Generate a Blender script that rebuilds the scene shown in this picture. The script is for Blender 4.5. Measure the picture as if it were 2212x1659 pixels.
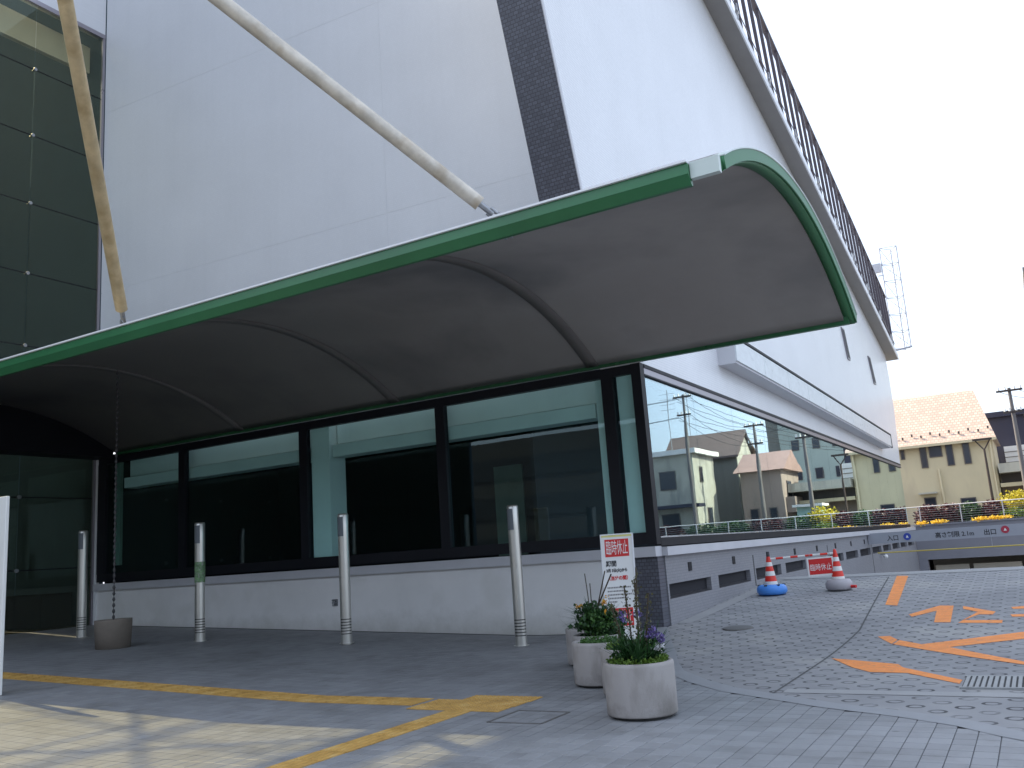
import bpy, math, random
from mathutils import Vector, Matrix
random.seed(7)
R = math.radians
scene = bpy.context.scene
for o in list(bpy.data.objects): bpy.data.objects.remove(o, do_unlink=True)

# ------------------------------------------------------------------ camera
YAW, PITCH, ROLL = R(29.8714), R(10.8995), R(3.970)
CAM = Vector((0, 0, 1.5))
_fh = Vector((-math.sin(YAW), math.cos(YAW), 0)); _rt = Vector((math.cos(YAW), math.sin(YAW), 0)); _up = Vector((0, 0, 1))
_fw = _fh*math.cos(PITCH) + _up*math.sin(PITCH); _u = _up*math.cos(PITCH) - _fh*math.sin(PITCH)
_r = _rt*math.cos(ROLL) - _u*math.sin(ROLL); _uu = _u*math.cos(ROLL) + _rt*math.sin(ROLL)
cd = bpy.data.cameras.new('camera'); cam = bpy.data.objects.new('camera', cd); scene.collection.objects.link(cam)
cd.sensor_width = 36; cd.lens = 36*1900/2212; cd.clip_start = 0.05; cd.clip_end = 3000
cam.matrix_world = Matrix(((_r.x, _uu.x, -_fw.x, 0), (_r.y, _uu.y, -_fw.y, 0), (_r.z, _uu.z, -_fw.z, 1.5), (0, 0, 0, 1)))
scene.camera = cam

# ------------------------------------------------------------------ light
SUN_TO = Vector((-1.01, 0.173, 1.0)).normalized()
SUN_EL = math.asin(SUN_TO.z)
world = bpy.data.worlds.new('World'); scene.world = world; world.use_nodes = True
wn = world.node_tree.nodes; wl = world.node_tree.links; wn.clear()
wo = wn.new('ShaderNodeOutputWorld'); bg = wn.new('ShaderNodeBackground'); sky = wn.new('ShaderNodeTexSky')
sky.sky_type = 'NISHITA'; sky.sun_disc = False; sky.sun_elevation = SUN_EL
sky.sun_rotation = math.atan2(SUN_TO.x, SUN_TO.y)
sky.air_density = 1.0; sky.dust_density = 4.0; sky.ozone_density = 1.0; sky.altitude = 0
bg.inputs['Strength'].default_value = 0.15
veil = wn.new('ShaderNodeMixRGB'); veil.inputs['Fac'].default_value = 0.6; veil.inputs['Color2'].default_value = (4.2, 4.7, 5.55, 1)   # bright thin haze over the whole sky
wl.new(sky.outputs['Color'], veil.inputs['Color1']); wl.new(veil.outputs['Color'], bg.inputs['Color']); wl.new(bg.outputs['Background'], wo.inputs['Surface'])
sd = bpy.data.lights.new('sun', 'SUN'); sd.energy = 4.4; sd.angle = R(0.5); sd.color = (1.0, 0.88, 0.67)
sun = bpy.data.objects.new('sun', sd); scene.collection.objects.link(sun)
sun.rotation_euler = SUN_TO.to_track_quat('Z', 'Y').to_euler(); sun.location = (-40, 10, 40)
scene.view_settings.view_transform = 'Standard'; scene.view_settings.look = 'None'
scene.view_settings.gamma = 1.0; scene.view_settings.exposure = 1.22
scene.cycles.transparent_max_bounces = 24
scene.cycles.max_bounces = 10

# ------------------------------------------------------------------ helpers
COL = scene.collection
LOC = {}
def link(o, parent=None):
    COL.objects.link(o)
    if parent is not None: o.parent = parent
    return o
def tag(o, label=None, cat=None, group=None, kind=None):
    if label: o['label'] = label
    if cat: o['category'] = cat
    if group: o['group'] = group
    if kind: o['kind'] = kind
    return o
def thing(name, loc, label, cat, group=None):
    o = bpy.data.objects.new(name, None); o.empty_display_size = 0.3; o.location = loc
    link(o); LOC[o.name] = Vector(loc); return tag(o, label, cat, group)
class MB:
    def __init__(s): s.v = []; s.f = []; s.sm = []
    def add(s, vs, fs, smooth=False):
        b = len(s.v); s.v += [tuple(p) for p in vs]; s.f += [tuple(i+b for i in f) for f in fs]; s.sm += [smooth]*len(fs); return s
    def hexa(s, p):   # 8 points: bottom ccw 0-3, top ccw 4-7
        return s.add(p, [(3,2,1,0),(4,5,6,7),(0,1,5,4),(1,2,6,5),(2,3,7,6),(3,0,4,7)])
    def box(s, x0, x1, y0, y1, z0, z1):
        return s.hexa([(x0,y0,z0),(x1,y0,z0),(x1,y1,z0),(x0,y1,z0),(x0,y0,z1),(x1,y0,z1),(x1,y1,z1),(x0,y1,z1)])
    def quad(s, *p): return s.add(p, [tuple(range(len(p)))])
    def prism(s, base, vec):  # polygon (list of points) extruded by vec
        n = len(base); vec = Vector(vec); a = [Vector(p) for p in base]; b = [p+vec for p in a]
        return s.add(a+b, [tuple(reversed(range(n))), tuple(range(n, 2*n))] + [(i, (i+1) % n, n+(i+1) % n, n+i) for i in range(n)])
    def tube(s, p0, p1, r0, r1=None, n=12, caps=True):
        p0 = Vector(p0); p1 = Vector(p1); r1 = r0 if r1 is None else r1
        d = (p1-p0).normalized(); a = Vector((0,0,1)) if abs(d.z) < .9 else Vector((1,0,0))
        u = d.cross(a).normalized(); w = d.cross(u)
        vs = []
        for p, r in ((p0, r0), (p1, r1)):
            for i in range(n):
                t = 2*math.pi*i/n; vs.append(p+(u*math.cos(t)+w*math.sin(t))*r)
        s.add(vs, [(i, (i+1) % n, n+(i+1) % n, n+i) for i in range(n)], True)
        if caps: s.add(vs, [tuple(reversed(range(n))), tuple(range(n, 2*n))])
        return s
    def path(s, pts, r, n=6):
        for a, b in zip(pts[:-1], pts[1:]): s.tube(a, b, r, n=n, caps=False)
        return s
    def lathe(s, c, prof, n=32, smooth=True):
        vs = []; m = len(prof)
        for i in range(n):
            t = 2*math.pi*i/n
            for r, z in prof: vs.append((c[0]+r*math.cos(t), c[1]+r*math.sin(t), c[2]+z))
        fs = []
        for i in range(n):
            j = (i+1) % n
            for k in range(m-1): fs.append((i*m+k, j*m+k, j*m+k+1, i*m+k+1))
        return s.add(vs, fs, smooth)
    def mesh(s, name, off=Vector((0,0,0))):
        me = bpy.data.meshes.new(name)
        me.from_pydata([(x-off.x, y-off.y, z-off.z) for x, y, z in s.v], [], s.f)
        me.polygons.foreach_set('use_smooth', s.sm); me.update(); return me
    def build(s, name, mat, parent=None, bevel=0, loc=None):
        off = LOC.get(parent.name, Vector((0,0,0))) if parent is not None else Vector(loc or (0,0,0))
        me = s.mesh(name, off)
        for m in (mat if isinstance(mat, (list, tuple)) else [mat]): me.materials.append(m)
        o = bpy.data.objects.new(name, me); link(o, parent); LOC[o.name] = off
        if parent is None: o.location = off
        if bevel:
            b = o.modifiers.new('bevel', 'BEVEL'); b.width = bevel; b.segments = 2; b.limit_method = 'ANGLE'; b.angle_limit = R(40)
        return o
def inst(name, me, parent, wloc, rot=None, label=None):
    o = bpy.data.objects.new(name, me); link(o, parent)
    off = LOC.get(parent.name, Vector((0,0,0))) if parent is not None else Vector((0,0,0))
    o.location = Vector(wloc)-off
    if rot: o.rotation_euler = rot
    return o
def proj(p):
    q = Vector(p)-CAM; z = q.dot(_fw)
    if z < .1: return (-9999, -9999, z)
    return (1106+1900*q.dot(_r)/z, 829.5-1900*q.dot(_uu)/z, z)

# ---- materials
def nodes(name):
    m = bpy.data.materials.new(name); m.use_nodes = True; nt = m.node_tree
    return m, nt.nodes, nt.links, nt.nodes['Principled BSDF']
def setspec(b, v):
    if 'Specular IOR Level' in b.inputs: b.inputs['Specular IOR Level'].default_value = v
def mapnode(n, l, scale=(1,1,1), coord='Object'):
    tc = n.new('ShaderNodeTexCoord'); mp = n.new('ShaderNodeMapping'); mp.inputs['Scale'].default_value = scale
    l.new(tc.outputs[coord], mp.inputs['Vector']); return mp
def ramp(n, l, src, stops):
    r = n.new('ShaderNodeValToRGB'); e = r.color_ramp.elements
    while len(e) < len(stops): e.new(.5)
    for i, (p, c) in enumerate(stops): e[i].position = p; e[i].color = (*c, 1)
    l.new(src, r.inputs['Fac']); return r
def sc(c, k): return tuple(min(1, x*k) for x in c)
def mat(name, col, rough=.6, var=.12, scale=2.0, bump=.0, bscale=60, metal=0, spec=.5, stretch=(1,1,1), dirt=None):
    m, n, l, b = nodes(name)
    b.inputs['Roughness'].default_value = rough; b.inputs['Metallic'].default_value = metal; setspec(b, spec)
    mp = mapnode(n, l, stretch)
    t = n.new('ShaderNodeTexNoise'); t.inputs['Scale'].default_value = scale; t.inputs['Detail'].default_value = 7; t.inputs['Roughness'].default_value = .65
    l.new(mp.outputs[0], t.inputs['Vector'])
    r = ramp(n, l, t.outputs['Fac'], [(.3, sc(col, 1-var)), (.7, sc(col, 1+var))])
    out = r.outputs['Color']
    if dirt:
        t2 = n.new('ShaderNodeTexNoise'); t2.inputs['Scale'].default_value = dirt[1]; t2.inputs['Detail'].default_value = 8
        l.new(mp.outputs[0], t2.inputs['Vector'])
        r2 = ramp(n, l, t2.outputs['Fac'], [(dirt[2], (0,0,0)), (dirt[2]+.22, (1,1,1))])
        mx = n.new('ShaderNodeMixRGB'); mx.inputs['Color2'].default_value = (*dirt[0], 1)
        l.new(r2.outputs['Color'], mx.inputs['Fac']); l.new(out, mx.inputs['Color1']); out = mx.outputs['Color']
    l.new(out, b.inputs['Base Color'])
    rr = n.new('ShaderNodeMapRange'); rr.inputs['To Min'].default_value = max(.03, rough-.08); rr.inputs['To Max'].default_value = min(1, rough+.08)
    l.new(t.outputs['Fac'], rr.inputs['Value']); l.new(rr.outputs[0], b.inputs['Roughness'])
    if bump:
        t3 = n.new('ShaderNodeTexNoise'); t3.inputs['Scale'].default_value = bscale; t3.inputs['Detail'].default_value = 4
        l.new(mp.outputs[0], t3.inputs['Vector'])
        bp = n.new('ShaderNodeBump'); bp.inputs['Strength'].default_value = bump; bp.inputs['Distance'].default_value = .01
        l.new(t3.outputs['Fac'], bp.inputs['Height']); l.new(bp.outputs[0], b.inputs['Normal'])
    return m
def tilemat(name, col, grout, axes, w, h, gap=.08, rough=.4, var=.08, bump=.3):
    m, n, l, b = nodes(name); b.inputs['Roughness'].default_value = rough
    tc = n.new('ShaderNodeTexCoord'); sp = n.new('ShaderNodeSeparateXYZ'); cb = n.new('ShaderNodeCombineXYZ')
    l.new(tc.outputs['Object'], sp.inputs[0]); l.new(sp.outputs[axes[0]], cb.inputs[0]); l.new(sp.outputs[axes[1]], cb.inputs[1])
    br = n.new('ShaderNodeTexBrick'); br.inputs['Scale'].default_value = 1; br.inputs['Brick Width'].default_value = w; br.inputs['Row Height'].default_value = h
    br.inputs['Mortar Size'].default_value = gap*h; br.inputs['Mortar Smooth'].default_value = .2
    br.inputs['Color1'].default_value = (*sc(col, 1+var), 1); br.inputs['Color2'].default_value = (*sc(col, 1-var), 1); br.inputs['Mortar'].default_value = (*grout, 1)
    l.new(cb.outputs[0], br.inputs['Vector'])
    ns = n.new('ShaderNodeTexNoise'); ns.inputs['Scale'].default_value = .6; ns.inputs['Detail'].default_value = 6; l.new(tc.outputs['Object'], ns.inputs['Vector'])
    rr = ramp(n, l, ns.outputs['Fac'], [(.3, (.94,.94,.94)), (.7, (1,1,1))])
    sm = n.new('ShaderNodeMapping'); sm.inputs['Scale'].default_value = (3.2, 3.2, .12); l.new(tc.outputs['Object'], sm.inputs['Vector'])
    s2 = n.new('ShaderNodeTexNoise'); s2.inputs['Scale'].default_value = 1.3; s2.inputs['Detail'].default_value = 8; l.new(sm.outputs[0], s2.inputs['Vector'])
    rs = ramp(n, l, s2.outputs['Fac'], [(.32, (.90,.905,.90)), (.55, (1,1,1))]); m0 = n.new('ShaderNodeMixRGB'); m0.blend_type = 'MULTIPLY'; m0.inputs['Fac'].default_value = .15
    l.new(rr.outputs['Color'], m0.inputs['Color1']); l.new(rs.outputs['Color'], m0.inputs['Color2']); rr = m0
    mx = n.new('ShaderNodeMixRGB'); mx.blend_type = 'MULTIPLY'; mx.inputs['Fac'].default_value = 1
    l.new(br.outputs['Color'], mx.inputs['Color1']); l.new(rr.outputs['Color'], mx.inputs['Color2']); l.new(mx.outputs[0], b.inputs['Base Color'])
    bp = n.new('ShaderNodeBump'); bp.inputs['Strength'].default_value = bump; bp.inputs['Distance'].default_value = .004; bp.invert = True
    l.new(br.outputs['Fac'], bp.inputs['Height']); l.new(bp.outputs[0], b.inputs['Normal'])
    return m
def glass(name, tint, refl=(.9,.96,1), ior=1.5, gain=1.6, rough=.0):
    m = bpy.data.materials.new(name); m.use_nodes = True; n = m.node_tree.nodes; l = m.node_tree.links; n.clear()
    o = n.new('ShaderNodeOutputMaterial'); mx = n.new('ShaderNodeMixShader'); tr = n.new('ShaderNodeBsdfTransparent'); gl = n.new('ShaderNodeBsdfGlossy')
    fr = n.new('ShaderNodeFresnel'); mu = n.new('ShaderNodeMath'); mu.operation = 'MULTIPLY'; mu.use_clamp = True; mu.inputs[1].default_value = gain
    gb_ = n.new('ShaderNodeNewGeometry'); io = n.new('ShaderNodeMapRange'); io.inputs['To Min'].default_value = ior; io.inputs['To Max'].default_value = 1/ior   # thin pane: same reflectance from both faces
    l.new(gb_.outputs['Backfacing'], io.inputs['Value']); l.new(io.outputs[0], fr.inputs['IOR'])
    tr.inputs['Color'].default_value = (*tint, 1); gl.inputs['Color'].default_value = (*refl, 1); gl.inputs['Roughness'].default_value = rough
    # slight waviness of real float glass
    tc = n.new('ShaderNodeTexCoord'); ns = n.new('ShaderNodeTexNoise'); ns.inputs['Scale'].default_value = .7; bp = n.new('ShaderNodeBump'); bp.inputs['Strength'].default_value = .02; bp.inputs['Distance'].default_value = .05
    l.new(tc.outputs['Object'], ns.inputs['Vector']); l.new(ns.outputs['Fac'], bp.inputs['Height']); l.new(bp.outputs[0], gl.inputs['Normal'])
    l.new(fr.outputs[0], mu.inputs[0]); l.new(mu.outputs[0], mx.inputs[0]); l.new(tr.outputs[0], mx.inputs[1]); l.new(gl.outputs[0], mx.inputs[2]); l.new(mx.outputs[0], o.inputs['Surface'])
    return m
def leafmat(name, c0, c1, rough=.5):
    m, n, l, b = nodes(name); b.inputs['Roughness'].default_value = rough
    tc = n.new('ShaderNodeTexCoord'); ns = n.new('ShaderNodeTexNoise'); ns.inputs['Scale'].default_value = 14; ns.inputs['Detail'].default_value = 3
    l.new(tc.outputs['Object'], ns.inputs['Vector']); r = ramp(n, l, ns.outputs['Fac'], [(.35, c0), (.65, c1)]); l.new(r.outputs['Color'], b.inputs['Base Color'])
    tl = n.new('ShaderNodeBsdfTranslucent'); l.new(r.outputs['Color'], tl.inputs['Color']); ms = n.new('ShaderNodeMixShader'); ms.inputs[0].default_value = .25
    out = n['Material Output']; l.new(b.outputs[0], ms.inputs[1]); l.new(tl.outputs[0], ms.inputs[2]); l.new(ms.outputs[0], out.inputs['Surface'])
    return m

M = {}
M['wall_front'] = tilemat('white_mosaic_front', (.63,.65,.69), (.60,.62,.66), (0,2), .05, .05, .09, .35, .015, .1)  # toned darker than the side wall to carry its weaker daylight
M['wall_side'] = tilemat('white_mosaic_side', (.86,.87,.89), (.70,.72,.76), (1,2), .05, .05, .10, .3, .025, .25)  # same white mosaic, lightened so the colour carries its stronger daylight
M['band'] = tilemat('dark_tile_band', (.098,.102,.128), (.05,.05,.065), (0,2), .09, .06, .12, .35, .18, .4)
M['base_side'] = tilemat('grey_tile_base', (.27,.27,.29), (.21,.21,.23), (1,2), .10, .05, .09, .5, .05, .25)
M['low_wall'] = mat('white_render_low_wall', (.86,.85,.84), .7, .04, 1.2, .15, 80, dirt=((.74,.73,.70), .8, .55))
def grime(m, z0, z1, col):   # splash dirt with an uneven upper edge
    n, l = m.node_tree.nodes, m.node_tree.links; b = n['Principled BSDF']; src = b.inputs['Base Color'].links[0].from_socket
    ge = n.new('ShaderNodeNewGeometry'); sp = n.new('ShaderNodeSeparateXYZ'); l.new(ge.outputs['Position'], sp.inputs[0])
    ns = n.new('ShaderNodeTexNoise'); ns.inputs['Scale'].default_value = 3.0; ns.inputs['Detail'].default_value = 9; ns.inputs['Roughness'].default_value = .7; l.new(ge.outputs['Position'], ns.inputs['Vector'])
    ad = n.new('ShaderNodeMath'); ad.operation = 'MULTIPLY_ADD'; ad.inputs[1].default_value = -.7; l.new(ns.outputs['Fac'], ad.inputs[0]); l.new(sp.outputs[2], ad.inputs[2])
    mr = n.new('ShaderNodeMapRange'); mr.inputs['From Min'].default_value = z0-.35; mr.inputs['From Max'].default_value = z1-.35; mr.inputs['To Min'].default_value = .75; mr.inputs['To Max'].default_value = 0; l.new(ad.outputs[0], mr.inputs['Value'])
    mx = n.new('ShaderNodeMixRGB'); mx.inputs['Color2'].default_value = (*col, 1); l.new(mr.outputs[0], mx.inputs['Fac']); l.new(src, mx.inputs['Color1']); l.new(mx.outputs[0], b.inputs['Base Color'])
grime(M['low_wall'], .0, .55, (.50,.49,.45))
M['core'] = mat('core_plaster', (.6,.6,.6), .8, .05)
M['ledge'] = mat('light_aluminium_ledge', (.58,.58,.61), .4, .05, 1.5)
M['ledge_dark'] = mat('dark_bronze_sill', (.05,.048,.052), .35, .1)
M['frame'] = mat('black_window_frame', (.011,.012,.017), .5, .15, spec=.25)
M['frame_metal'] = mat('mauve_metal_frame', (.30,.28,.31), .3, .06, 1.5, metal=.6)
M['bright_metal'] = mat('bright_trim', (.75,.77,.8), .25, .05, metal=.7)
M['soffit'] = mat('grey_soffit', (.30,.29,.28), .6, .05)
M['white_trim'] = mat('white_trim_paint', (.8,.81,.83), .4, .04)
M['louver'] = mat('navy_louver', (.035,.033,.055), .4, .15)
M['glass_front'] = glass('tinted_front_glass', (.86,.985,.975), (.8,.9,.95), 1.5, .8)
M['glass_side'] = glass('reflective_side_glass', (.78,.88,.9), (.82,.96,1.0), 1.55, 2.4)
M['glass_hall'] = glass('green_hall_glass', (.78,.765,.67), (.6,.74,.72), 1.5, .9)
M['glass_box'] = glass('frosted_panel_glass', (.8,.88,.88), (.95,1,1), 1.5, 1.5, .08)
M['room_dark'] = mat('dark_interior', (.013,.013,.019), .8, .2)
M['room_pale'] = mat('pale_bulkhead', (.86,.87,.86), .6, .05, 1.0)
M['door_dim'] = mat('dim_inner_door', (.20,.26,.22), .5, .1)
M['hall_inner'] = mat('hall_interior', (.075,.125,.17), .8, .1)
M['canopy_under'] = mat('canopy_soffit_paint', (.245,.232,.218), .5, .10, .35, .0, dirt=((.13,.127,.127), .34, .50))
M['canopy_rib'] = mat('canopy_rib_paint', (.175,.165,.158), .5, .08, 1.0)
M['green'] = mat('green_gloss_fascia', (.03,.16,.062), .32, .15, .8)
M['green_pale'] = mat('pale_capping', (.55,.62,.58), .3, .06, .8)
M['green_matt'] = mat('green_end_board', (.040,.185,.075), .5, .12, .8)
M['green_dark'] = mat('green_lower_lip', (.030,.135,.055), .3, .15, 1.0)
M['steel'] = mat('galvanised_strut', (.60,.55,.47), .42, .22, 4.0, .1, 30, metal=.2, stretch=(1,1,1), dirt=((.40,.32,.22), 3.5, .52))
M['steel_sunglow'] = mat('sunglow_weathered_strut', (.58,.45,.26), .42, .22, 4.0, .1, 30, metal=.15, dirt=((.42,.30,.15), 3.5, .5))  # golden sun glow on the left strut is put into its paint colour
M['bolt'] = mat('dull_steel', (.35,.36,.38), .35, .2, 6, metal=.8)
M['bollard'] = mat('brushed_silver_post', (.60,.59,.55), .32, .05, 3.0, metal=.75)
M['lens'] = mat('grey_lamp_lens', (.16,.18,.2), .12, .1)
M['groove'] = mat('dark_groove', (.03,.03,.03), .7, .1)
M['sticker'] = mat('green_sticker', (.14,.25,.12), .5, .6, 16, dirt=((.34,.35,.33), 22, .5))
M['concrete'] = mat('planter_concrete', (.37,.345,.33), .8, .07, 3, .25, 120, stretch=(1,1,.45), dirt=((.25,.23,.21), 4.5, .52))
grime(M['concrete'], -.05, .14, (.17,.155,.14))
M['concrete_dark'] = mat('dark_concrete_pot', (.20,.17,.14), .85, .12, 4, .2, 90)
M['garage'] = mat('garage_concrete', (.22,.22,.25), .75, .08, .6, .1, 50)
M['garage_dark'] = mat('garage_inner', (.22,.21,.19), .8, .1)
M['beam'] = mat('beam_panel', (.33,.34,.38), .45, .04)
M['black'] = mat('black_print', (.03,.03,.035), .6, .05)
M['soil'] = mat('soil', (.035,.025,.018), .95, .4, 20, .5, 60)
M['white'] = mat('white_board', (.78,.78,.76), .45, .03)
M['red'] = mat('red_print', (.60,.02,.02), .5, .08)
M['red_glossy'] = mat('cone_red', (.72,.03,.015), .4, .08)
M['reflective'] = mat('cone_white_band', (.75,.75,.72), .4, .04)
M['blue'] = mat('blue_weight', (.07,.27,.75), .4, .08)
M['grey_plastic'] = mat('grey_weight', (.40,.38,.40), .5, .08)
M['orange'] = mat('orange_road_paint', (.88,.29,.065), .75, .14, 7, .3, 80, dirt=((.36,.24,.17), 16, .58))
M['yellow_bar'] = mat('yellow_bar', (.55,.42,.08), .5, .1)
M['grate'] = mat('steel_grate', (.27,.28,.28), .5, .15, 8)
M['apron'] = mat('smooth_apron_concrete', (.33,.33,.33), .8, .08, 2, .1, 90)
M['seam'] = mat('joint_shadow_gap', (.09,.09,.09), .9, .2)
M['iron'] = mat('cast_iron_lid', (.11,.105,.10), .6, .2, 12)
M['yellow'] = None

# ------------------------------------------------------------------ ground shape
def sstep(a, b, x):
    t = max(0, min(1, (x-a)/(b-a))); return t*t*(3-2*t)
def zramp(y):
    if y < 11: return 0.0
    if y < 14: return .09*((y-11)/3)**2
    if y < 21: return .09+.055*(y-14)
    if y < 24: t = y-21; return .475+.055*t-.031*t*t
    return max(-2.5, .361-.131*(y-24))
def zleft(x): return .034*max(0.0, min(13.5, -7.5-x))
def g(x, y): return zleft(x) + zramp(min(y, 14.4) if x < -5.64 else y)*sstep(-8.5, -5.64, x)
CURB = [(-5.64,14.42),(-5.2,13.4),(-4.6,12.0),(-4.2,11.0),(-3.87,10.3),(-3.37,9.64),(-2.88,9.14),(-2.41,8.83),(-1.77,8.42),(-1.1,8.1),(-.64,7.8),(-.32,7.48),(.3,7.0),(1.5,6.4),(4,5.6),(40,3.0)]
def ycurb(x):
    if x <= -5.64: return 14.42
    for (a, ya), (b, yb) in zip(CURB[:-1], CURB[1:]):
        if x <= b: return ya+(yb-ya)*(x-a)/(b-a)
    return 3.0

# plaza tile material: world-position snapped tone per tile
def pavemat(name, col, tw, th, var=.10, rough=.55):
    m, n, l, b = nodes(name); b.inputs['Roughness'].default_value = rough
    ge = n.new('ShaderNodeNewGeometry'); sn = n.new('ShaderNodeVectorMath'); sn.operation = 'SNAP'; sn.inputs[1].default_value = (tw, th, 50)
    l.new(ge.outputs['Position'], sn.inputs[0])
    wn_ = n.new('ShaderNodeTexWhiteNoise'); l.new(sn.outputs[0], wn_.inputs['Vector'])
    r = ramp(n, l, wn_.outputs['Value'], [(0, sc(col, 1-var)), (1, sc(col, 1+var))])
    ns = n.new('ShaderNodeTexNoise'); ns.inputs['Scale'].default_value = .55; ns.inputs['Detail'].default_value = 9; ns.inputs['Roughness'].default_value = .62; l.new(ge.outputs['Position'], ns.inputs['Vector'])
    r2 = ramp(n, l, ns.outputs['Fac'], [(.3, (.78,.78,.77)), (.66, (1,1,1))])
    mx = n.new('ShaderNodeMixRGB'); mx.blend_type = 'MULTIPLY'; mx.inputs[0].default_value = 1
    l.new(r.outputs['Color'], mx.inputs['Color1']); l.new(r2.outputs['Color'], mx.inputs['Color2'])
    vo = n.new('ShaderNodeTexVoronoi'); vo.inputs['Scale'].default_value = 1.7; l.new(ge.outputs['Position'], vo.inputs['Vector'])
    rv = ramp(n, l, vo.outputs['Distance'], [(.03, (.55,.55,.54)), (.055, (1,1,1))])
    ns4 = n.new('ShaderNodeTexNoise'); ns4.inputs['Scale'].default_value = 2.2; ns4.inputs['Detail'].default_value = 10; ns4.inputs['Roughness'].default_value = .7; l.new(ge.outputs['Position'], ns4.inputs['Vector'])
    r4 = ramp(n, l, ns4.outputs['Fac'], [(.33, (.80,.79,.77)), (.5, (1,1,1))])
    mv = n.new('ShaderNodeMixRGB'); mv.blend_type = 'MULTIPLY'; mv.inputs[0].default_value = .8; l.new(mx.outputs[0], mv.inputs['Color1']); l.new(rv.outputs['Color'], mv.inputs['Color2'])
    mw = n.new('ShaderNodeMixRGB'); mw.blend_type = 'MULTIPLY'; mw.inputs[0].default_value = .8; l.new(mv.outputs[0], mw.inputs['Color1']); l.new(r4.outputs['Color'], mw.inputs['Color2'])
    l.new(mw.outputs[0], b.inputs['Base Color'])
    n3 = n.new('ShaderNodeTexNoise'); n3.inputs['Scale'].default_value = 90; l.new(ge.outputs['Position'], n3.inputs['Vector'])
    bp = n.new('ShaderNodeBump'); bp.inputs['Strength'].default_value = .15; bp.inputs['Distance'].default_value = .004; l.new(n3.outputs['Fac'], bp.inputs['Height']); l.new(bp.outputs[0], b.inputs['Normal'])
    return m
TW, TH = .15, .18
M['tile'] = pavemat('grey_paving_tile', (.262,.268,.282), TW, TH)
M['joint'] = mat('paving_joint', (.10,.10,.105), .9, .15, 6)
def ringmat():
    m, n, l, b = nodes('ring_grooved_concrete'); b.inputs['Roughness'].default_value = .85
    ge = n.new('ShaderNodeNewGeometry'); sp = n.new('ShaderNodeSeparateXYZ'); l.new(ge.outputs['Position'], sp.inputs[0])
    def mth(op, a, c=None, v=None):
        k = n.new('ShaderNodeMath'); k.operation = op
        if hasattr(a, 'links'): l.new(a, k.inputs[0])
        else: k.inputs[0].default_value = a
        if c is not None:
            if hasattr(c, 'links'): l.new(c, k.inputs[1])
            else: k.inputs[1].default_value = c
        return k.outputs[0]
    SX, SY = .38, .205
    ry = mth('DIVIDE', sp.outputs[1], SY); row = mth('FLOOR', ry); odd = mth('MULTIPLY', mth('FLOORED_MODULO', row, 2.0), .5)
    rx = mth('ADD', mth('DIVIDE', sp.outputs[0], SX), odd)
    fx = mth('MULTIPLY', mth('SUBTRACT', mth('FRACT', rx), .5), SX); fy = mth('MULTIPLY', mth('SUBTRACT', mth('FRACT', ry), .5), SY)
    d = mth('SQRT', mth('ADD', mth('MULTIPLY', fx, fx), mth('MULTIPLY', fy, fy)))
    ring = mth('ABSOLUTE', mth('SUBTRACT', d, .064))
    mr = n.new('ShaderNodeMapRange'); mr.inputs['From Min'].default_value = .010; mr.inputs['From Max'].default_value = .017; mr.inputs['To Min'].default_value = 1; mr.inputs['To Max'].default_value = 0
    l.new(ring, mr.inputs['Value'])
    ns = n.new('ShaderNodeTexNoise'); ns.inputs['Scale'].default_value = .5; ns.inputs['Detail'].default_value = 9; ns.inputs['Roughness'].default_value = .65; l.new(ge.outputs['Position'], ns.inputs['Vector'])
    r = ramp(n, l, ns.outputs['Fac'], [(.3, (.22,.222,.23)), (.52, (.29,.29,.295)), (.7, (.38,.37,.35))])
    n2 = n.new('ShaderNodeTexNoise'); n2.inputs['Scale'].default_value = 5; n2.inputs['Detail'].default_value = 5; l.new(ge.outputs['Position'], n2.inputs['Vector'])
    wear = ramp(n, l, n2.outputs['Fac'], [(.34, (.15,.15,.15)), (.6, (1,1,1))])
    f = mth('MULTIPLY', mr.outputs[0], wear.outputs['Color'])
    mx = n.new('ShaderNodeMixRGB'); mx.inputs['Color2'].default_value = (.055,.055,.06, 1); l.new(f, mx.inputs['Fac']); l.new(r.outputs['Color'], mx.inputs['Color1']); l.new(mx.outputs[0], b.inputs['Base Color'])
    bp = n.new('ShaderNodeBump'); bp.invert = True; bp.inputs['Strength'].default_value = .7; bp.inputs['Distance'].default_value = .008; l.new(mr.outputs[0], bp.inputs['Height'])
    n3 = n.new('ShaderNodeTexNoise'); n3.inputs['Scale'].default_value = 60; l.new(ge.outputs['Position'], n3.inputs['Vector'])
    b2 = n.new('ShaderNodeBump'); b2.inputs['Strength'].default_value = .3; b2.inputs['Distance'].default_value = .004; l.new(n3.outputs['Fac'], b2.inputs['Height']); l.new(bp.outputs[0], b2.inputs['Normal']); l.new(b2.outputs[0], b.inputs['Normal'])
    return m
M['ring'] = ringmat()
M['asphalt'] = mat('asphalt_ground', (.06,.06,.062), .9, .2, 3)
M['street'] = mat('street_ground', (.12,.115,.11), .9, .2, 1)

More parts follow.
